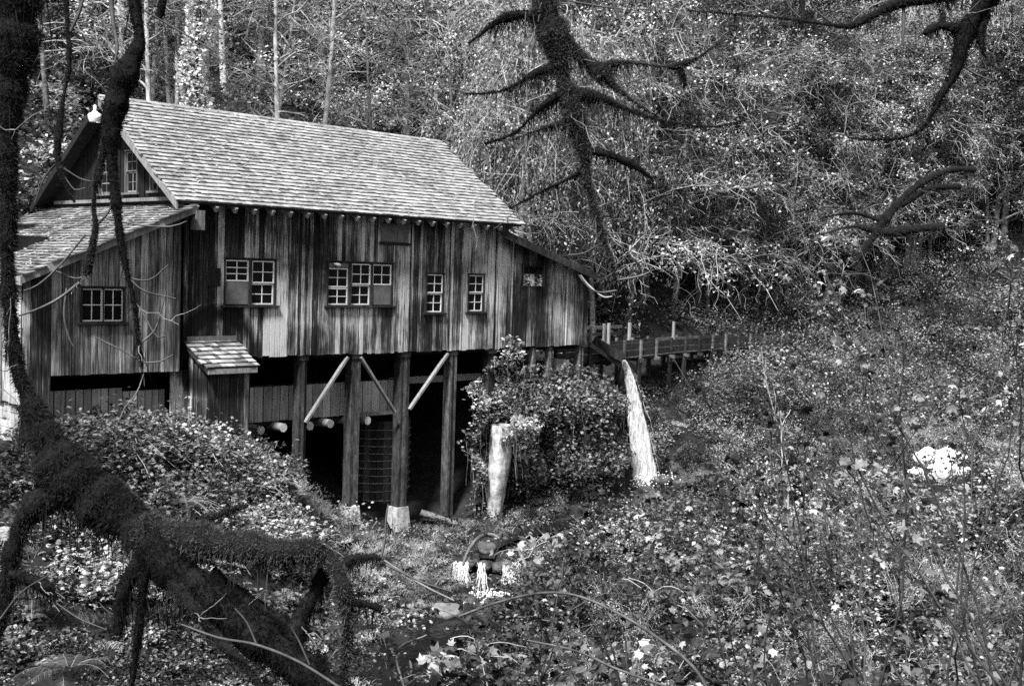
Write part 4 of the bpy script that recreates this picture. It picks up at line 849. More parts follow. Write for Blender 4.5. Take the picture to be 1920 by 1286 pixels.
TV = {
 'maple': [tree_meshes('broad', mat='leaf_pale', leaf=.15, nleaf=13000) for k in range(3)],
 'alder': [tree_meshes('broad', r0=.17, n1=22, L1=3., nleaf=1500, leaf=.13, bark='bark_pale', mat='leaf_pale', first=.45, up1=.9, g1=-.2) for k in range(2)],
 'mid': [tree_meshes('broad', mat='leaf_mid', leaf=.14, nleaf=13000, n1=30, twig='twig') for k in range(3)],
 'dark': [tree_meshes('broad', mat='leaf_dark', leaf=.14, nleaf=12000, n1=30, bark='bark', twig='twig_dark') for k in range(2)],
 'fir': [tree_meshes('fir', H=19, r0=.3, n1=80, L1=4.2, leaf=.2, w=.16, nleaf=15000, g1=-.55, up1=.1, mat='leaf_deep', bark='bark', n2=6, twig='twig_dark', first=.05) for k in range(2)],
 'weeping': [tree_meshes('weeping', H=13, r0=.2, n1=16, L1=3.6, leaf=.14, w=.3, nleaf=15000, mat='leaf_mid', n2=5, first=.45, g1=-.3, up1=.6) for k in range(2)],
 'bare': [tree_meshes('broad', H=13, r0=.14, n1=20, L1=4.6, nleaf=2600, leaf=.14, mat='leaf_pale', g1=-.28, up1=.45, n2=7, n3=4, first=.2, bark='bark_mid') for k in range(3)],
 'column': [tree_meshes('column', H=16, r0=.24, nleaf=6000, leaf=.17, bark='bark', mat='leaf_pale')],
}
KIND = {'maple': ('bigleaf_maple', 'pale-leaved maple'), 'alder': ('alder_tree', 'slender pale-barked alder'), 'mid': ('leafy_tree', 'full leafy tree'), 'dark': ('dark_leafy_tree', 'dark leafy tree'),
        'fir': ('fir_tree', 'dark drooping fir'), 'weeping': ('weeping_tree', 'tree hung with trailing leafy strands'), 'bare': ('bare_tree', 'thin-leaved tree of pale arching twigs'), 'column': ('ivy_clad_tree', 'straight trunk wrapped in bright ivy')}
placed = []
def plant_tree(kind, px, d, scale=1., sink=.3, var=None):
    if px > 1150: d = max(d, 57+(min(px, 1600)-1180)*.045)
    p = at(px, 500, d); z = gz(p[0], p[1])-sink; placed.append((kind, px, d, p[0], p[1], z, scale, var))
# row just behind the ridge
for a in [('alder', 236, 49), ('alder', 283, 47.5), ('alder', 318, 48), ('alder', 343, 49.5), ('column', 371, 45.5), ('alder', 270, 51), ('alder', 415, 62), ('bare', 500, 56), ('alder', 556, 49), ('alder', 578, 52), ('bare', 700, 57), ('bare', 850, 56), ('maple', 150, 60), ('maple', 40, 56), ('maple', 600, 66), ('maple', 760, 62), ('mid', 480, 64), ('bare', 90, 52), ('maple', 200, 68)]: plant_tree(*a)
for a in [('weeping', 905, 54), ('weeping', 985, 51.5), ('weeping', 1075, 54), ('weeping', 1130, 58), ('maple', 940, 62), ('bare', 1010, 50.5), ('mid', 830, 66)]: plant_tree(*a)
for a in [('fir', 1400, 60, 1.1), ('bare', 1180, 54, 1.2), ('bare', 1120, 53), ('bare', 1265, 57, 1.2), ('bare', 1375, 60, 1.2), ('bare', 1510, 62, 1.2), ('bare', 1600, 60, 1.2), ('bare', 1710, 62, 1.2), ('bare', 1330, 52), ('mid', 1210, 62), ('mid', 1310, 64), ('bare', 1480, 55), ('bare', 1560, 52), ('mid', 1520, 61), ('mid', 1610, 60), ('bare', 1655, 50), ('mid', 1700, 58), ('maple', 1790, 58), ('bare', 1745, 48), ('bare', 1850, 50), ('mid', 1880, 57), ('mid', 1960, 54), ('bare', 1930, 46), ('maple', 1660, 68), ('maple', 1500, 66), ('maple', 1860, 64), ('bare', 1420, 50)]: plant_tree(*a)
for a in [('fir', 80, 74), ('fir', 440, 70), ('fir', 660, 74, 1.1), ('maple', 320, 72), ('maple', 540, 76), ('mid', 720, 78), ('maple', 900, 74), ('maple', 1050, 72), ('mid', 1160, 76), ('maple', 1280, 78), ('mid', 1400, 80), ('mid', 1500, 76), ('mid', 1600, 80), ('maple', 1720, 76), ('mid', 1820, 80), ('dark', 1920, 74), ('fir', 1000, 84), ('maple', 0, 78), ('mid', 1240, 88), ('maple', 420, 86), ('mid', 600, 88), ('mid', 800, 88), ('maple', 150, 86), ('mid', 1450, 92), ('mid', 1680, 92), ('mid', 1900, 90), ('maple', 1090, 92), ('mid', 1590, 86, 1.3), ('mid', 1640, 92, 1.4), ('mid', 1560, 95, 1.4), ('fir', 1500, 64, 1.1)]: plant_tree(*a)
ORD = ['first', 'second', 'third', 'fourth', 'fifth', 'sixth', 'seventh', 'eighth', 'ninth', 'tenth', 'eleventh', 'twelfth', 'thirteenth', 'fourteenth', 'fifteenth', 'sixteenth', 'seventeenth', 'eighteenth', 'nineteenth', 'twentieth']
cnt = {}
for kind, px, d, x, y, z, sc, var in sorted(placed, key=lambda a: a[1]):
    if 1150 < px < 1620 and kind != 'column': pass
    row = 'nearest row' if d < 59.5 else ('middle rows' if d < 71 else 'back rows'); key = (kind, row); cnt[key] = cnt.get(key, 0)+1
    where = 'behind the mill roof' if px < 830 else ('beyond the mill' if px < 1200 else ('above the flume' if px < 1560 else 'on the right hillside'))
    nm, txt = KIND[kind]; vv = random.choice(TV[kind])
    o = thing(nm, '%s %s, %s from left, %s' % (txt, where, ORD[cnt[key]-1], row), 'tree', (x, y, z), group='%ss on the wooded hillside' % txt)
    o.rotation_euler = (random.uniform(-.05, .05), random.uniform(-.05, .05), random.uniform(0, 6.28)); o.scale = (sc*random.uniform(.92, 1.1),)*3
    for nm_, me in vv.items(): link(nm_, me, o)

for x, y, k_, lab in [(-21.5, -18.5, 'maple', 'tall maple just left of the view whose mossy limbs hang into the picture'), (-13, -36.5, 'maple', 'tall maple just right of the viewer shading the near thicket'), (-22.5, -31, 'mid', 'leafy tree close behind the viewer'), (-4, -37, 'mid', 'leafy tree on the near bank just beyond the right edge'), (5, -36, 'mid', 'tall leafy tree further along the near bank outside the right edge'), (14, -34, 'mid', 'tallest leafy tree of the near bank outside the right edge')]:
    o = thing('overhanging_maple' if k_ == 'maple' else 'near_bank_tree', lab, 'tree', (x, y, gz(x, y)-.2)); o.scale = (1.15 if x < -7 else 1.5,)*3  # out-of-view crowns added to shade the near bank and foreground limbs
    for nm_, me in TV[k_][0].items(): link(nm_, me, o)
# ---------------------------------------------------------------- mossy limbs in front
def fuzz(P, R, dens, length, hang=.0, hangL=.3, gap=.5):
    "P,R dense centre line; returns moss triangles"
    seg = np.linalg.norm(np.diff(P, axis=0), axis=1); wgt = seg*(R[:-1]+.02); n = int(wgt.sum()*6.28*dens); i_ = rng.choice(len(seg), n, p=wgt/wgt.sum()); t = rng.random((n, 1))
    c = P[i_]*(1-t)+P[i_+1]*t; T = norm(P[i_+1]-P[i_]); rr = R[i_][:, None]; q = rng.normal(size=(n, 3)); q = norm(q-T*np.sum(q*T, 1, keepdims=True))
    s = c+q*rr*.93; L = length*rng.uniform(.3, 1.2, (n, 1))**1.3; D = norm(q+rng.normal(size=(n, 3))*.5+[0, 0, -.25]); b = norm(np.cross(D, rng.normal(size=(n, 3))))
    V = [np.stack([s-b*.003, s+b*.003, s+D*L], 1)]
    m_ = int(seg.sum()*hang*170)
    if m_:
        i_ = rng.choice(len(seg), m_, p=wgt/wgt.sum()); cl = np.sin(i_*.35)+np.sin(i_*.13+1)+rng.normal(size=m_)*.5; i_ = i_[cl > gap]; n = len(i_); c = P[i_]+rng.normal(size=(n, 3))*R[i_][:, None]*.6
        L = hangL*rng.random((n, 1))**1.5*(.5+1*(np.sin(i_*.35)[:, None] > .3))+.04; x = rng.normal(size=(n, 3))*.045; b = norm(rng.normal(size=(n, 3))*[1, 1, 0])*.005
        c[:, 2] -= R[i_]*.6; e = c+x-L*[0, 0, 1]; V.append(np.stack([c-b, c+b, e], 1))
    V = np.concatenate(V); return V.reshape(-1, 3), np.arange(len(V)*3).reshape(-1, 3), np.repeat(rng.uniform(.25, 1, len(V)), 3)
def path(pts, moss=1):
    W_ = np.array([np.r_[at(x, y, d), r*d/F_PX] for x, y, d, r in pts]); c = catmull(W_, .04); return c[:, :3], np.maximum(c[:, 3]*np.where(c[:, 3] > .03, .78, 1), .0035)
def limb(name, label, cat, branches, twigs=(), dens=3400, length=.05, hang=.6, hangL=.3, base=None, auto=1.):
    P0, _ = path(branches[0]); o = thing(name, label, cat, P0[0]); b0 = np.array(P0[0])
    for k, br in enumerate(branches):
        P, R = path(br); P = P-b0; n = len(P); s = np.arange(n)
        Rn = R*(1+.1*np.sin(s*.23+k)+.13*np.sin(s*.61+2*k)+.09*np.sin(s*1.3)); sides = 12
        v, f = tubes([P], [Rn*.92], sides); v = v+rng.normal(size=v.shape)*np.repeat(Rn, sides)[:, None]*.05
        link('branch' if k else 'limb', mk('limb', v, f, M['moss_core'], smooth=True), o)
        v, f, t = fuzz(P, Rn, dens, length*(.3+.9*min(1, R.mean()/.12)), hang*(1 if R.max() > .03 else .25), hangL*(.4+min(1, R.max()/.15)))
        link('moss', mk('moss', v, f, M['moss'], t), o, kind='stuff')
        if auto:
            m_ = max(1, int(len(P)*.04*auto)); i_ = rng.integers(len(P)//5, len(P)-1, m_); T_ = norm(P[np.minimum(i_+1, len(P)-1)]-P[i_-1]); B_ = arcs(P[i_], T_*.9+rng.normal(size=(m_, 3))*.7, rng.uniform(.12, .6, m_), rng.uniform(-.5, .5, m_), 9, .09)
            j_ = rng.integers(2, 8, m_*2); ii = np.repeat(np.arange(m_), 2); B2 = arcs(B_[ii, j_], norm(B_[ii, j_]-B_[ii, j_-1])+rng.normal(size=(m_*2, 3))*.6, rng.uniform(.06, .3, m_*2), rng.uniform(-.5, .4, m_*2), 9, .09)
            Q_ = np.concatenate([B_, B2]); v, f = tubes(Q_, np.linspace(.0042, .0018, 9)[None].repeat(len(Q_), 0), 3); link('twigs', mk('twigs', v, f, M['bark_mid']), o, kind='stuff')
    for tw in twigs:
        P, R = path(tw); v, f = tubes([P-b0], [R], 5); link('twig', mk('twig', v, f, M['twig_dark'] if len(tw) % 2 else M['twig_cane'], smooth=True), o)
    return o
A = [(30, -60, 9, 52), (28, 60, 9, 50), (30, 130, 9, 46), (18, 200, 9, 30), (14, 300, 9, 21), (16, 400, 9, 19), (14, 500, 9, 18), (20, 600, 9, 15), (32, 690, 9, 16), (60, 760, 9, 26), (85, 815, 9, 44), (115, 870, 9, 54), (155, 915, 9, 60), (210, 955, 9, 58), (265, 1000, 8.9, 56), (310, 1035, 8.8, 58)]
limb('mossy_limb', 'huge black mossy tree limb sweeping down the left edge and sprawling across the lower left', 'tree limb', [A,
  [(270, 1005, 8.9, 48), (330, 1010, 8.8, 46), (400, 1020, 8.7, 44), (470, 1028, 8.6, 40), (540, 1038, 8.5, 33), (590, 1030, 8.5, 20), (620, 1050, 8.5, 18), (642, 1095, 8.4, 20), (652, 1160, 8.4, 19), (648, 1230, 8.4, 11), (642, 1262, 8.4, 4)],
  [(130, 925, 9, 36), (75, 940, 9, 32), (38, 990, 9, 26), (18, 1060, 9, 20), (8, 1140, 9, 14), (-10, 1210, 9, 8)],
  [(290, 1030, 8.8, 52), (350, 1090, 8.6, 52), (420, 1145, 8.5, 46), (490, 1195, 8.4, 46), (560, 1250, 8.3, 48), (640, 1310, 8.2, 46)],
  [(610, 1070, 8.6, 16), (590, 1110, 8.6, 19), (562, 1160, 8.5, 22), (545, 1215, 8.4, 28)],
  [(400, 1070, 8.9, 12), (440, 1110, 8.8, 17), (490, 1145, 8.7, 19), (540, 1180, 8.6, 22)],
  [(265, 1050, 8.7, 20), (240, 1090, 8.7, 17), (226, 1140, 8.7, 15), (222, 1190, 8.7, 8)],
  [(268, 1070, 8.6, 12), (266, 1130, 8.6, 9), (258, 1200, 8.6, 7), (246, 1290, 8.6, 6)],
  [(215, 905, 9.2, 14), (245, 935, 9.3, 13), (275, 965, 9.4, 15), (300, 1000, 9.4, 20)],
  [(18, 1075, 8.9, 12), (50, 1085, 8.9, 15), (85, 1100, 8.9, 16), (105, 1125, 8.9, 10)],
  [(648, 1055, 8.5, 14), (672, 1046, 8.5, 8), (700, 1044, 8.5, 6), (716, 1046, 8.5, 4)],
  [(652, 1125, 8.4, 12), (676, 1130, 8.4, 10), (700, 1136, 8.4, 11), (716, 1142, 8.4, 6)],
  [(320, 1090, 8.3, 12), (370, 1150, 8.2, 12), (400, 1190, 8.2, 11), (450, 1240, 8.1, 12), (500, 1300, 8.1, 9)],
  [(370, 975, 9.3, 8), (410, 966, 9.4, 9), (440, 955, 9.4, 6), (465, 946, 9.5, 3)],
  [(50, 830, 9.1, 20), (48, 790, 9.1, 14), (40, 760, 9.1, 10)],
 ], [[(714, 1046, 8.5, 3), (722, 1010, 8.5, 2.4), (724, 970, 8.5, 2), (728, 945, 8.5, 1.2)], [(724, 1058, 8.5, 2.4), (790, 1090, 8.4, 2), (850, 1110, 8.3, 1.6)], [(724, 975, 8.5, 1.4), (732, 1000, 8.6, 1.3), (700, 1020, 8.6, 1.)],
     [(340, 1170, 8.1, 2), (410, 1195, 8, 2.6), (480, 1208, 7.9, 3), (560, 1240, 7.8, 3), (640, 1290, 7.7, 3)], [(480, 1205, 7.9, 2), (462, 1165, 7.9, 1.6), (440, 1140, 7.9, 1.2)], [(580, 1245, 7.8, 1.8), (560, 1200, 7.8, 1.6), (545, 1175, 7.8, 1.2)],
     [(105, 1130, 8.8, 1.8), (150, 1160, 8.8, 1.6), (200, 1180, 8.8, 1.2)], [(0, 1160, 8.8, 2), (40, 1110, 8.8, 1.6), (95, 1075, 8.8, 1.2)]], dens=8000, length=.04, hang=1.5, hangL=.2, auto=.6)
limb('hanging_mossy_branch', 'hanging mossy branch with a swollen knot in front of the gable at upper left', 'tree branch', [
  [(250, -50, 8, 14), (255, 30, 8, 13), (262, 75, 8, 14), (248, 112, 8, 22), (232, 145, 8, 38), (222, 180, 8, 37), (213, 215, 8, 28), (208, 260, 8, 21), (212, 330, 8, 11), (220, 400, 8, 11), (228, 460, 8, 8), (236, 500, 8, 5), (250, 560, 8, 4), (258, 620, 8, 3), (266, 690, 8, 2.4)],
  [(205, 255, 8, 12), (190, 300, 8, 9), (182, 340, 8, 7), (177, 360, 8, 3), (176, 400, 8, 4), (180, 420, 8, 9), (172, 470, 8, 10), (162, 515, 8, 7)],
  [(308, -40, 8.3, 10), (304, 10, 8.3, 10), (298, 36, 8.3, 4)]],
  [[(150, 530, 8, 4), (110, 560, 8, 3), (70, 580, 8, 2.5), (35, 592, 8, 2)], [(178, 425, 8, 3), (205, 395, 8, 2.5), (222, 340, 8, 2)], [(125, 540, 8, 2.2), (120, 590, 8, 2.2), (128, 630, 8, 2), (138, 650, 8, 1.4)],
   [(160, 440, 8, 2), (110, 500, 8, 2), (70, 535, 8, 1.8), (45, 545, 8, 1.4)], [(268, 640, 8, 2), (290, 620, 8, 1.8), (300, 590, 8, 1.4), (312, 545, 8, 1.2)], [(266, 678, 8, 2), (225, 655, 8, 1.8), (178, 632, 8, 1.6)], [(262, 575, 8, 2), (280, 610, 8, 2), (295, 632, 8, 1.6), (310, 630, 8, 1.2)],
   [(235, 515, 8, 1.8), (270, 545, 8, 1.8), (330, 560, 8, 1.4)], [(232, 520, 8, 1.6), (280, 525, 8, 1.6), (315, 497, 8, 1.2)], [(200, 410, 8, 2), (260, 422, 8, 1.8), (320, 425, 8, 1.6), (350, 415, 8, 1.2)], [(267, 680, 8, 1.8), (300, 678, 8, 1.6), (325, 665, 8, 1.2)],
   [(270, 20, 8.2, 2), (330, 55, 8.2, 1.8), (400, 95, 8.2, 1.4)], [(225, 235, 8, 1.6), (250, 225, 8, 1.4)]], dens=8500, length=.03, hang=.5, hangL=.12)
limb('thin_hanging_branch', 'thin dark hanging branch between the left trunk and the knotted branch', 'tree branch', [[(122, -40, 8.5, 5), (126, 40, 8.5, 4), (130, 120, 8.5, 4), (118, 190, 8.5, 4), (110, 250, 8.5, 8), (108, 290, 8.5, 10), (116, 325, 8.5, 5), (125, 350, 8.5, 2.5), (140, 380, 8.5, 2)]],
  [[(132, 60, 8.5, 3), (150, 20, 8.5, 3), (162, -30, 8.5, 3)], [(112, 300, 8.5, 2), (85, 330, 8.5, 1.8), (65, 380, 8.5, 1.4)], [(118, 315, 8.5, 1.8), (150, 335, 8.5, 1.6), (170, 340, 8.5, 1.2)], [(120, 330, 8.5, 1.6), (140, 356, 8.5, 1.4), (160, 352, 8.5, 1.2)], [(205, -30, 8.5, 6), (212, 40, 8.5, 4), (220, 90, 8.5, 3), (214, 120, 8.5, 1.4)]], dens=5500, length=.04, hang=.3, hangL=.1)
limb('mossy_drooping_branch', 'shaggy black mossy branch drooping from the top centre past the end of the mill', 'tree branch', [
  [(1015, -60, 9, 24), (1022, 10, 9, 28), (1035, 70, 9, 30), (1050, 110, 9, 24), (1055, 150, 9, 22), (1068, 180, 9, 24), (1078, 225, 9, 27), (1090, 262, 9, 22), (1097, 300, 9, 11), (1102, 350, 9, 7), (1118, 400, 9, 6.5), (1132, 450, 9, 5.5), (1146, 490, 9, 4.5), (1156, 530, 9, 2.5)],
  [(1040, 40, 9, 20), (1070, 85, 9, 15), (1100, 118, 9, 15), (1130, 140, 9, 22), (1150, 160, 9, 10), (1180, 185, 9, 3), (1220, 212, 9, 1.6)],
  [(1020, 35, 9, 16), (990, 28, 9, 12), (955, 32, 9, 10), (930, 42, 9, 8), (905, 62, 9, 3), (878, 82, 9, 1.5)],
  [(1050, 125, 9, 14), (1020, 132, 9, 9), (990, 145, 9, 5), (955, 165, 9, 2.6), (920, 175, 9, 1.8), (872, 176, 9, 1.4)],
  [(1130, 128, 9, 14), (1165, 118, 9, 8), (1200, 120, 9, 3), (1250, 126, 9, 2.6), (1276, 122, 9, 9), (1310, 108, 9, 2.4), (1350, 78, 9, 1.3)],
  [(1276, 128, 9, 9), (1280, 145, 9, 8), (1285, 162, 9, 3)],
  [(1070, 165, 9, 12), (1030, 190, 9, 6), (1000, 215, 9, 3), (965, 250, 9, 2), (908, 270, 9, 1.3)],
  [(1080, 178, 9, 14), (1120, 182, 9, 12), (1160, 198, 9, 5), (1200, 214, 9, 3), (1250, 228, 9, 1.8), (1330, 238, 9, 1.3), (1400, 226, 9, 1)],
  [(1110, 285, 9, 6), (1140, 290, 9, 6), (1170, 302, 9, 7), (1192, 312, 9, 6), (1225, 338, 9, 1.5)],
  [(1075, 235, 9, 14), (1050, 232, 9, 8), (1010, 245, 9, 2.6), (960, 262, 9, 1.3)],
  [(1097, 318, 9, 4), (1060, 338, 9, 3), (1010, 362, 9, 1.8), (955, 392, 9, 1.2)]],
  [[(1145, 160, 9, 1.6), (1180, 155, 9, 1.5), (1225, 140, 9, 1.1)], [(1156, 525, 9, 2), (1180, 522, 9, 2.4), (1205, 516, 9, 2), (1222, 508, 9, 1.2)], [(1150, 500, 9, 1.6), (1170, 485, 9, 1.5), (1186, 465, 9, 1.1)], [(1120, 460, 9, 1.8), (1095, 475, 9, 1.8), (1065, 478, 9, 1.2)],
   [(1156, 545, 9, 2.2), (1120, 548, 9, 2), (1095, 530, 9, 1.6), (1085, 515, 9, 1.1)], [(1055, 0, 9, 1.6), (1110, 10, 9, 2), (1170, 18, 9, 1.4)], [(1145, -20, 9, 3), (1152, 15, 9, 3), (1165, 44, 9, 2)], [(1108, -20, 9, 2), (1112, 30, 9, 2), (1106, 70, 9, 1.6)], [(1075, 290, 9, 1.6), (1060, 315, 9, 1.4), (1040, 335, 9, 1.)], [(1120, 440, 9, 1.3), (1165, 438, 9, 1.3), (1210, 450, 9, 1)]], dens=8500, length=.05, hang=1.6, hangL=.16, auto=2)
limb('mossy_crooked_branch', 'crooked mossy branch hanging down from the top right corner', 'tree branch', [
  [(1900, -60, 8, 26), (1850, 0, 8, 24), (1818, 45, 8, 22), (1803, 85, 8, 19), (1797, 120, 8, 16), (1785, 148, 8, 14), (1770, 170, 8, 8), (1752, 205, 8, 4.5), (1735, 235, 8, 3), (1705, 255, 8, 1.8), (1650, 262, 8, 1.4), (1590, 258, 8, 1.1)],
  [(1812, 55, 8, 13), (1785, 52, 8, 12), (1760, 48, 8, 8), (1742, 58, 8, 9), (1733, 64, 8, 5)],
  [(1765, 45, 8, 6), (1768, 30, 8, 6), (1764, 16, 8, 5)],
  [(1850, 25, 8, 12), (1838, 60, 8, 10), (1842, 88, 8, 6), (1852, 118, 8, 2.6), (1880, 134, 8, 1.4)]],
  [[(1800, 120, 8, 2.6), (1830, 140, 8, 2.2), (1862, 152, 8, 1.2)]], dens=6000, length=.045, hang=.5, hangL=.14)
limb('mossy_arching_branch', 'mossy branch arching leftward along the top edge at the right', 'tree branch', [
  [(1850, -30, 9, 12), (1780, -4, 9, 11), (1720, 0, 9, 13), (1675, 10, 9, 15), (1640, 28, 9, 13), (1605, 45, 9, 9), (1588, 50, 9, 5), (1540, 45, 9, 3), (1480, 36, 9, 2), (1390, 28, 9, 1.5), (1290, 20, 9, 1.2)]],
  [[(1695, 12, 9, 3), (1694, 50, 9, 3.4), (1692, 85, 9, 2)], [(1500, 34, 9, 2), (1478, 10, 9, 1.8), (1470, -20, 9, 1.6)], [(1560, 44, 9, 2), (1530, 20, 9, 1.8), (1515, -10, 9, 1.4)], [(1692, 80, 9, 1.5), (1720, 100, 9, 1.5), (1780, 100, 9, 1.2)]], dens=6000, length=.045, hang=1.2, hangL=.14, auto=2)
limb('fallen_branch', 'forked dark mossy branch leaning out of the hillside at middle right', 'tree branch', [
  [(1830, 318, 30, 6), (1780, 320, 30, 8), (1730, 342, 30, 9), (1690, 375, 30, 10), (1660, 410, 30, 12), (1640, 440, 30, 10), (1600, 500, 30, 4)], [(1800, 350, 30, 7), (1740, 355, 30, 8), (1690, 385, 30, 9)], [(1770, 425, 30, 10), (1710, 430, 30, 11), (1660, 436, 30, 12), (1600, 425, 30, 4), (1540, 440, 30, 2)], [(1655, 415, 30, 6), (1600, 400, 30, 4), (1540, 408, 30, 2)]], [], dens=900, length=.09, hang=.3, hangL=.3, auto=2)

# ---------------------------------------------------------------- near saplings and arching canes
def sapling(label, px, py, d, H, n=5, lean=0., mat='leaf_dark', tw='twig_dark', nleaf=120, lsz=.08, r=.012, cat='sapling', spread=.22):
    b = at(px, py, d); o = thing('sapling', label, cat, b); K = 12
    D = np.stack([rng.normal(size=n)*spread+lean*RT[0], rng.normal(size=n)*spread+lean*RT[1], np.ones(n)], 1); A = arcs(rng.normal(size=(n, 3))*[.1, .1, 0], D, H*rng.uniform(.6, 1.05, n), rng.uniform(-.15, .05, n), K, .035)
    i_ = rng.integers(3, K-1, n*5); j_ = rng.integers(0, n, n*5); S = A[j_, i_]; B = arcs(S, norm(A[j_, i_+1-1+0]-A[j_, i_-1])+rng.normal(size=S.shape)*.6, rng.uniform(.3, .9, len(S)), -.15, 6, .07)
    v, f = tubes(A, np.linspace(r, r*.35, K)[None].repeat(n, 0), 5); v2, f2 = tubes(B, np.linspace(r*.4, r*.2, 6)[None].repeat(len(B), 0), 3)
    for k in range(n):
        va, fa = tubes(A[k:k+1], np.linspace(r, r*.35, K)[None], 5); link('stem', mk('stem', va, fa, M[tw], smooth=True), o)
    link('twigs', mk('twigs', v2, f2, M[tw]), o, kind='stuff')
    if nleaf:
        q = np.concatenate([B[:, 2:].reshape(-1, 3), A[:, 4:].reshape(-1, 3)]); q = q[rng.integers(0, len(q), nleaf)]+rng.normal(size=(nleaf, 3))*.05
        v, f, t = leaves(q, lsz, .5, shape='lobed'); link('foliage', mk('foliage', v, f, M[mat], t), o)
    return o
for a in [('tall dark stems of a sapling crossing the white water patch at far right', 1765, 1330, 12, 4.6, 4, -.05), ('cluster of straight dark stems near the right edge', 1850, 1330, 10, 5., 5, 0.), ('leaning dark sapling in the lower right thicket', 1640, 1330, 11, 4.2, 5, -.35),
          ('thin sapling fanning upward right of centre at the bottom', 1560, 1340, 12, 3.8, 4, -.2), ('sparse sapling left of the lower right thicket', 1430, 1330, 14, 3.4, 4, -.3), ('slim upright sapling beside the lower creek', 1195, 1330, 12, 2.4, 3, .02),
          ('sapling with bent stems at the right edge of the picture', 1915, 1330, 9, 4.6, 4, -.1), ('low sapling at the bottom edge right of the creek water', 985, 1350, 11, 1.5, 4, .1)]:
    sapling(*a, mat='leaf_mid', nleaf=150)
sapling('pale crooked stem standing alone in front of the shrubs below the flume', 1465, 1010, 26, 4.2, 2, -.08, tw='twig', nleaf=40, r=.03, mat='leaf_bright', spread=.1)
sapling('leafy spray of bright leaves before the dark gully under the flume', 1560, 640, 34, 2.2, 7, -.4, tw='twig', nleaf=420, mat='leaf_bright', lsz=.13, r=.02, spread=.5)
def cane(label, pts, mat='twig', leafn=0):
    P, R = path(pts); o = thing('arching_cane', label, 'cane', P[0]); v, f = tubes([P-P[0]], [R], 6); link('stem', mk('stem', v, f, M[mat], smooth=True), o)
    if leafn:
        q = P[rng.integers(0, len(P), leafn)]-P[0]+rng.normal(size=(leafn, 3))*.06; v, f, t = leaves(q, .08, .5, shape='lobed'); link('foliage', mk('foliage', v, f, M['leaf_mid'], t), o)
cane('long arching cane curving over the lower centre down to the bottom right', [(860, 1155, 10, 2), (930, 1130, 10, 2.6), (1010, 1112, 9.8, 3), (1080, 1116, 9.6, 2.4), (1160, 1150, 9.4, 2.7), (1240, 1200, 9.2, 3), (1300, 1250, 9, 3.2), (1330, 1300, 9, 3.6)], 'twig_cane')
cane('low cane arching across the bottom right of centre', [(990, 1200, 9, 1.8), (1080, 1220, 9, 2.2), (1160, 1255, 9, 2.6), (1260, 1290, 9, 3)], 'twig_cane', 12)
cane('thin cane crossing in front of the creek pool', [(720, 1050, 10, 2), (790, 1095, 10, 2.2), (850, 1125, 10, 1.6)], 'twig')
cane('thin cane rising from the bottom edge left of centre', [(760, 1300, 9, 2.4), (745, 1220, 9, 2.2), (800, 1190, 9, 1.4)], 'bark_mid', 14)
cane('pale twig sweeping right from the end of the lean-to eave', [(1088, 516, 36, 2.6), (1105, 536, 36, 2.2), (1130, 556, 36, 1.8), (1148, 556, 36, 1.2)], 'twig')
cane('mossy curled stalk over the cascade', [(868, 1060, 12, 2.5), (880, 1030, 12, 4), (900, 1006, 12, 4), (925, 1002, 12, 3), (940, 1014, 12, 2)], 'bark_mid', 8)
for k, (x, y, d, lab) in enumerate([(900, 1230, 9.5, 'pale leafy sprig low at the bottom centre'), (820, 1270, 9, 'leafy sprig beside the dark creek water'), (1000, 1030, 13, 'drooping leaf cluster right of the cascade'), (1225, 1120, 10, 'broad pale leaves hanging over the near thicket')]):
    b = at(x, y, d); o = thing('leafy_sprig', lab, 'sprig', b); A_ = arcs(np.zeros((5, 3)), rng.normal(size=(5, 3))+[0, 0, .6], .45, -.5, 7, .08); v, f = tubes(A_, np.full((5, 7), .004), 4); link('stems', mk('stems', v, f, M['twig']), o)
    q = A_[:, 1:].reshape(-1, 3); v, f, t = leaves(q[rng.integers(0, 30, 34)]+rng.normal(size=(34, 3))*.05, .1, .4, shape='lobed', tonelo=.2); link('foliage', mk('foliage', v, f, M['leaf_mid'], t), o)

# ferns near the limb and on the mound
for x, y, d, s, lab in [(130, 1180, 17, .9, 'fern in the dim ground below the left arm of the mossy limb'), (330, 960, 20, .8, 'fern rising behind the crotch of the mossy limb'), (60, 1040, 16, .7, 'fern at the left edge under the mossy limb'), (350, 895, 27, .8, 'pale fern on the face of the bramble mound'), (20, 950, 24, .8, 'fern on the slope at the far left edge'), (430, 1000, 24, .7, 'fern below the right flank of the mound')]:
    b = at(x, y, d); b[2] = max(gz(b[0], b[1]), b[2]-.6); o = thing('fern', lab, 'fern', b)
    (v, f, t), (v2, f2, _) = fronds(12, s, nl=26); link('fronds', mk('fronds', v, f, M['leaf_mid'], t), o); link('stalks', mk('stalks', v2, f2, M['twig']), o)

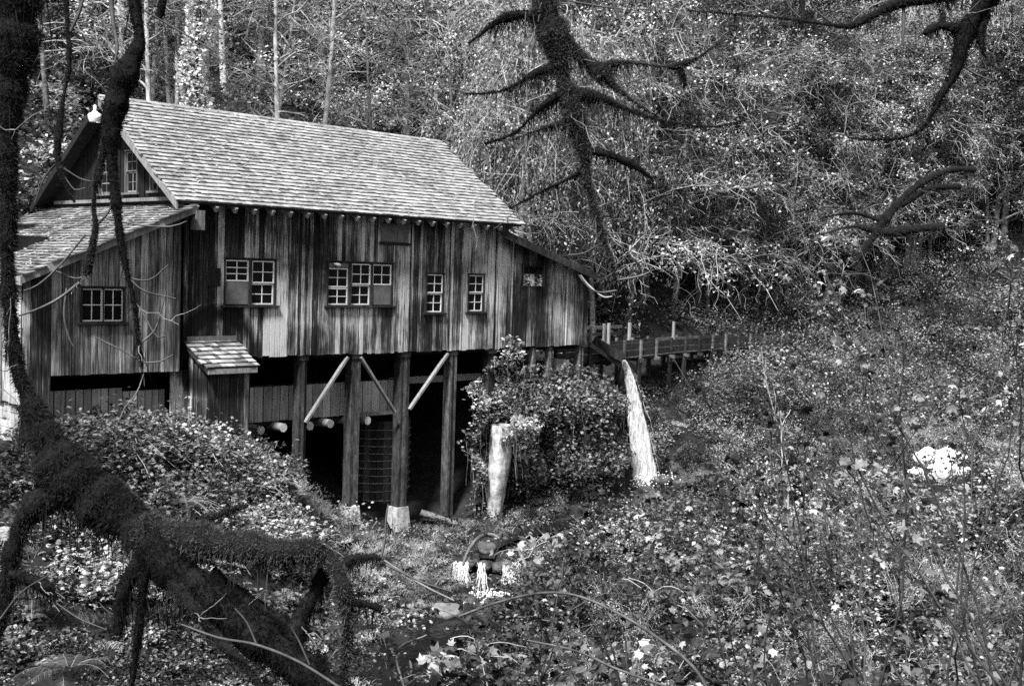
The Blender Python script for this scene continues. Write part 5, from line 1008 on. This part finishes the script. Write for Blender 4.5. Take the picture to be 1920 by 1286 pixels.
# boulders and driftwood along the creek
def boulder(c, r, mat, label, cat='boulder', name='boulder', group=None, sq=.65):
    n = 18; m_ = 12; V = []
    ph = rng.uniform(0, 6, 4)
    for i_ in range(m_+1):
        th = math.pi*i_/m_
        for j in range(n):
            a = 2*math.pi*j/n; x, y, z = math.sin(th)*math.cos(a), math.sin(th)*math.sin(a), math.cos(th)
            k = 1+.16*math.sin(3*x+ph[0])+.14*math.sin(4*y+ph[1]+z*2)+.1*math.sin(7*z+5*x+ph[2])+rng.normal()*.015; V.append((x*r*k*1.15, y*r*k, z*r*k*sq))
    i_ = np.arange((m_+1)*n).reshape(m_+1, n); F = np.stack([i_[:-1], np.roll(i_[:-1], -1, 1), np.roll(i_[1:], -1, 1), i_[1:]], -1).reshape(-1, 4)
    o = link(name, mk(name, np.array(V), F, M[mat], smooth=True)); o.location = tuple(float(q) for q in c); o.rotation_euler = (0, 0, random.uniform(0, 6)); return tag(o, label, cat, group)
BR = random.Random(5)
for k in range(30):
    j = BR.randrange(8, len(CRK)-30); off = BR.choice((-1, 1))*BR.uniform(.5, 1.3); x = CRK[j][0]+off*.7; y = CRK[j][1]+off*.7
    if abs(x-8)+abs(y+4) < 2.2: continue
    boulder((x, y, gz(x, y)+.02), BR.uniform(.15, .42), 'rock', 'dark wet boulder on the %s side of the creek, %s of these counting downstream' % ('mill' if off > 0 else 'near', ORD[k % 20] if k < 20 else 'twenty-'+ORD[k-20]), group='dark boulders along the creek')
for (x, y, z, r, mat, lab) in [(20.4, -.9, -5.35, .38, 'rock', 'round black boulder splashed by the foot of the waterfall'), (21.3, -1.4, -5.4, .5, 'rock', 'broad black boulder right of the waterfall foot'), (22.4, -1.6, -5.3, .55, 'rock', 'black boulder in the dark hollow below the flume bank'), (21.9, -.3, -5.2, .6, 'rock', 'tall black boulder behind the waterfall pool'), (19.2, -1.1, -5.6, .35, 'rock', 'black boulder just left of the waterfall foot'), (7.7, -3.1, -6.2, .34, 'rock', 'black rock at the left end of the little cascade ledge'), (8.0, -3.75, -6.22, .24, 'rock', 'black rock between the left and middle cascade streams'), (8.5, -4.0, -6.25, .3, 'rock', 'black rock between the middle and right cascade streams'), (6.3, -4.7, -6.8, .33, 'rock', 'black boulder in the foam below the cascade'), (9.3, -4.6, -6.3, .35, 'rock', 'black boulder right of the cascade'),
        (4.9, -5.4, -6.75, .45, 'rock_pale', 'pale pointed rock on the bank just below the cascade'), (4.4, -4.8, -6.6, .3, 'rock_pale', 'small pale rock above the pointed rock'), (.5, -6.0, -6.4, .5, 'rock', 'leaf-strewn rock on the lower slope')]:
    boulder((x, y, z), r, mat, lab)
scatter('gully_litter', area(-12, 60, -26, 3, 3., 0, lambda x, y, c, px, py, d: (abs(c) > .5) & (c > -2.5) & (c < 9)), B3('litter')+B3('grass')+B3('shrub_dark')+B3('shrub_dark'), .6, 1.2, .2)
scatter('near_left_growth', area(-16, 4, -20, -4, 2.2, 0, lambda x, y, c, px, py, d: (c < -.9) & (px < 800) & (d > 16.5)), B3('fern_dark')+B3('bramble_dark')+B3('litter')+B3('grass'), .5, .9, .3)
for pts, r, lab in [([(9.0, .3, -5.35), (10.0, -.6, -5.75), (10.6, -1.2, -5.95)], .11, 'broken weathered plank log lying between the third and fourth posts'), ([(12.5, -1.1, gz(12.5, -1.1)+.05), (14.2, -1., gz(14.2, -1.)+.1), (16.5, -.9, gz(16.5, -.9)+.08)], .12, 'mossy log along the foot of the ivy bank')]:
    P = catmull(pts, .2); v, f = tubes([P], [np.full(len(P), r)*(1+.1*np.sin(np.arange(len(P))))], 8); o = link('fallen_log', mk('fallen_log', v, f, M['bark_mid'], smooth=True)); tag(o, lab, 'log')
# white water far up the creek at the right
c0 = at(1768, 872, 47); parts_ = []
for bx, bz, bw_, bh in ((0, .1, .9, .62), (-.7, -.35, .45, .3), (.75, -.3, .4, .28), (.1, -.75, .5, .18)):
    n1_, n2_ = 16, 28; rr = np.linspace(0, 1, n1_)[:, None]; a_ = np.linspace(0, 2*math.pi, n2_, endpoint=False)[None]; k_ = 1+.18*np.sin(a_*3+bx)+.12*np.sin(a_*7+bz)
    V = c0+RT*(bx+bw_*rr*k_*np.cos(a_))[..., None]+np.array([0, 0, 1.])*(bz+bh*rr*k_*np.sin(a_))[..., None]+FW*(.5*(bh*rr*np.sin(a_))+.3*rr**2)[..., None]
    V = V+rng.normal(size=V.shape)*.02; i_ = np.arange(n1_*n2_).reshape(n1_, n2_); parts_.append((V.reshape(-1, 3), np.stack([i_[:-1], np.roll(i_[:-1], -1, 1), np.roll(i_[1:], -1, 1), i_[1:]], -1).reshape(-1, 4)))
v, f, _ = join(parts_); link('rapids', mk('rapids', v, f, M['foam_solid'], smooth=True), kind='structure')
for k_, (ox, oz, hh) in enumerate([(-.6, -1.3, 2.0), (.3, -1.4, 2.2), (.9, -1.2, 1.9)]):
    sapling('%s thin bush growing in front of the white water patch' % ('left', 'middle', 'right')[k_], 1770+ox*48, 905, 45, hh, 4, (-.4, .5, -.3)[k_], tw='twig_dark', nleaf=90, r=.02, mat='leaf_mid', lsz=.12, spread=.5)

# leaves blown onto the roofs
P = []
for k in range(900):
    x = random.uniform(X0, X1); s = random.random()**.8; P.append((x, EY+(RY-EY)*s, EZ+(RZ-EZ)*s+.07))
for k in range(700):
    x = random.uniform(-4.7, -.3); P.append((x, random.uniform(-.5, 5.3), zl(x)+.07))
v, f, t = leaves(np.array(P), .09, 2.5, .4, .3, 1); link('roof_leaves', mk('roof_leaves', v, f, M['leaf_bright'], t), kind='stuff')
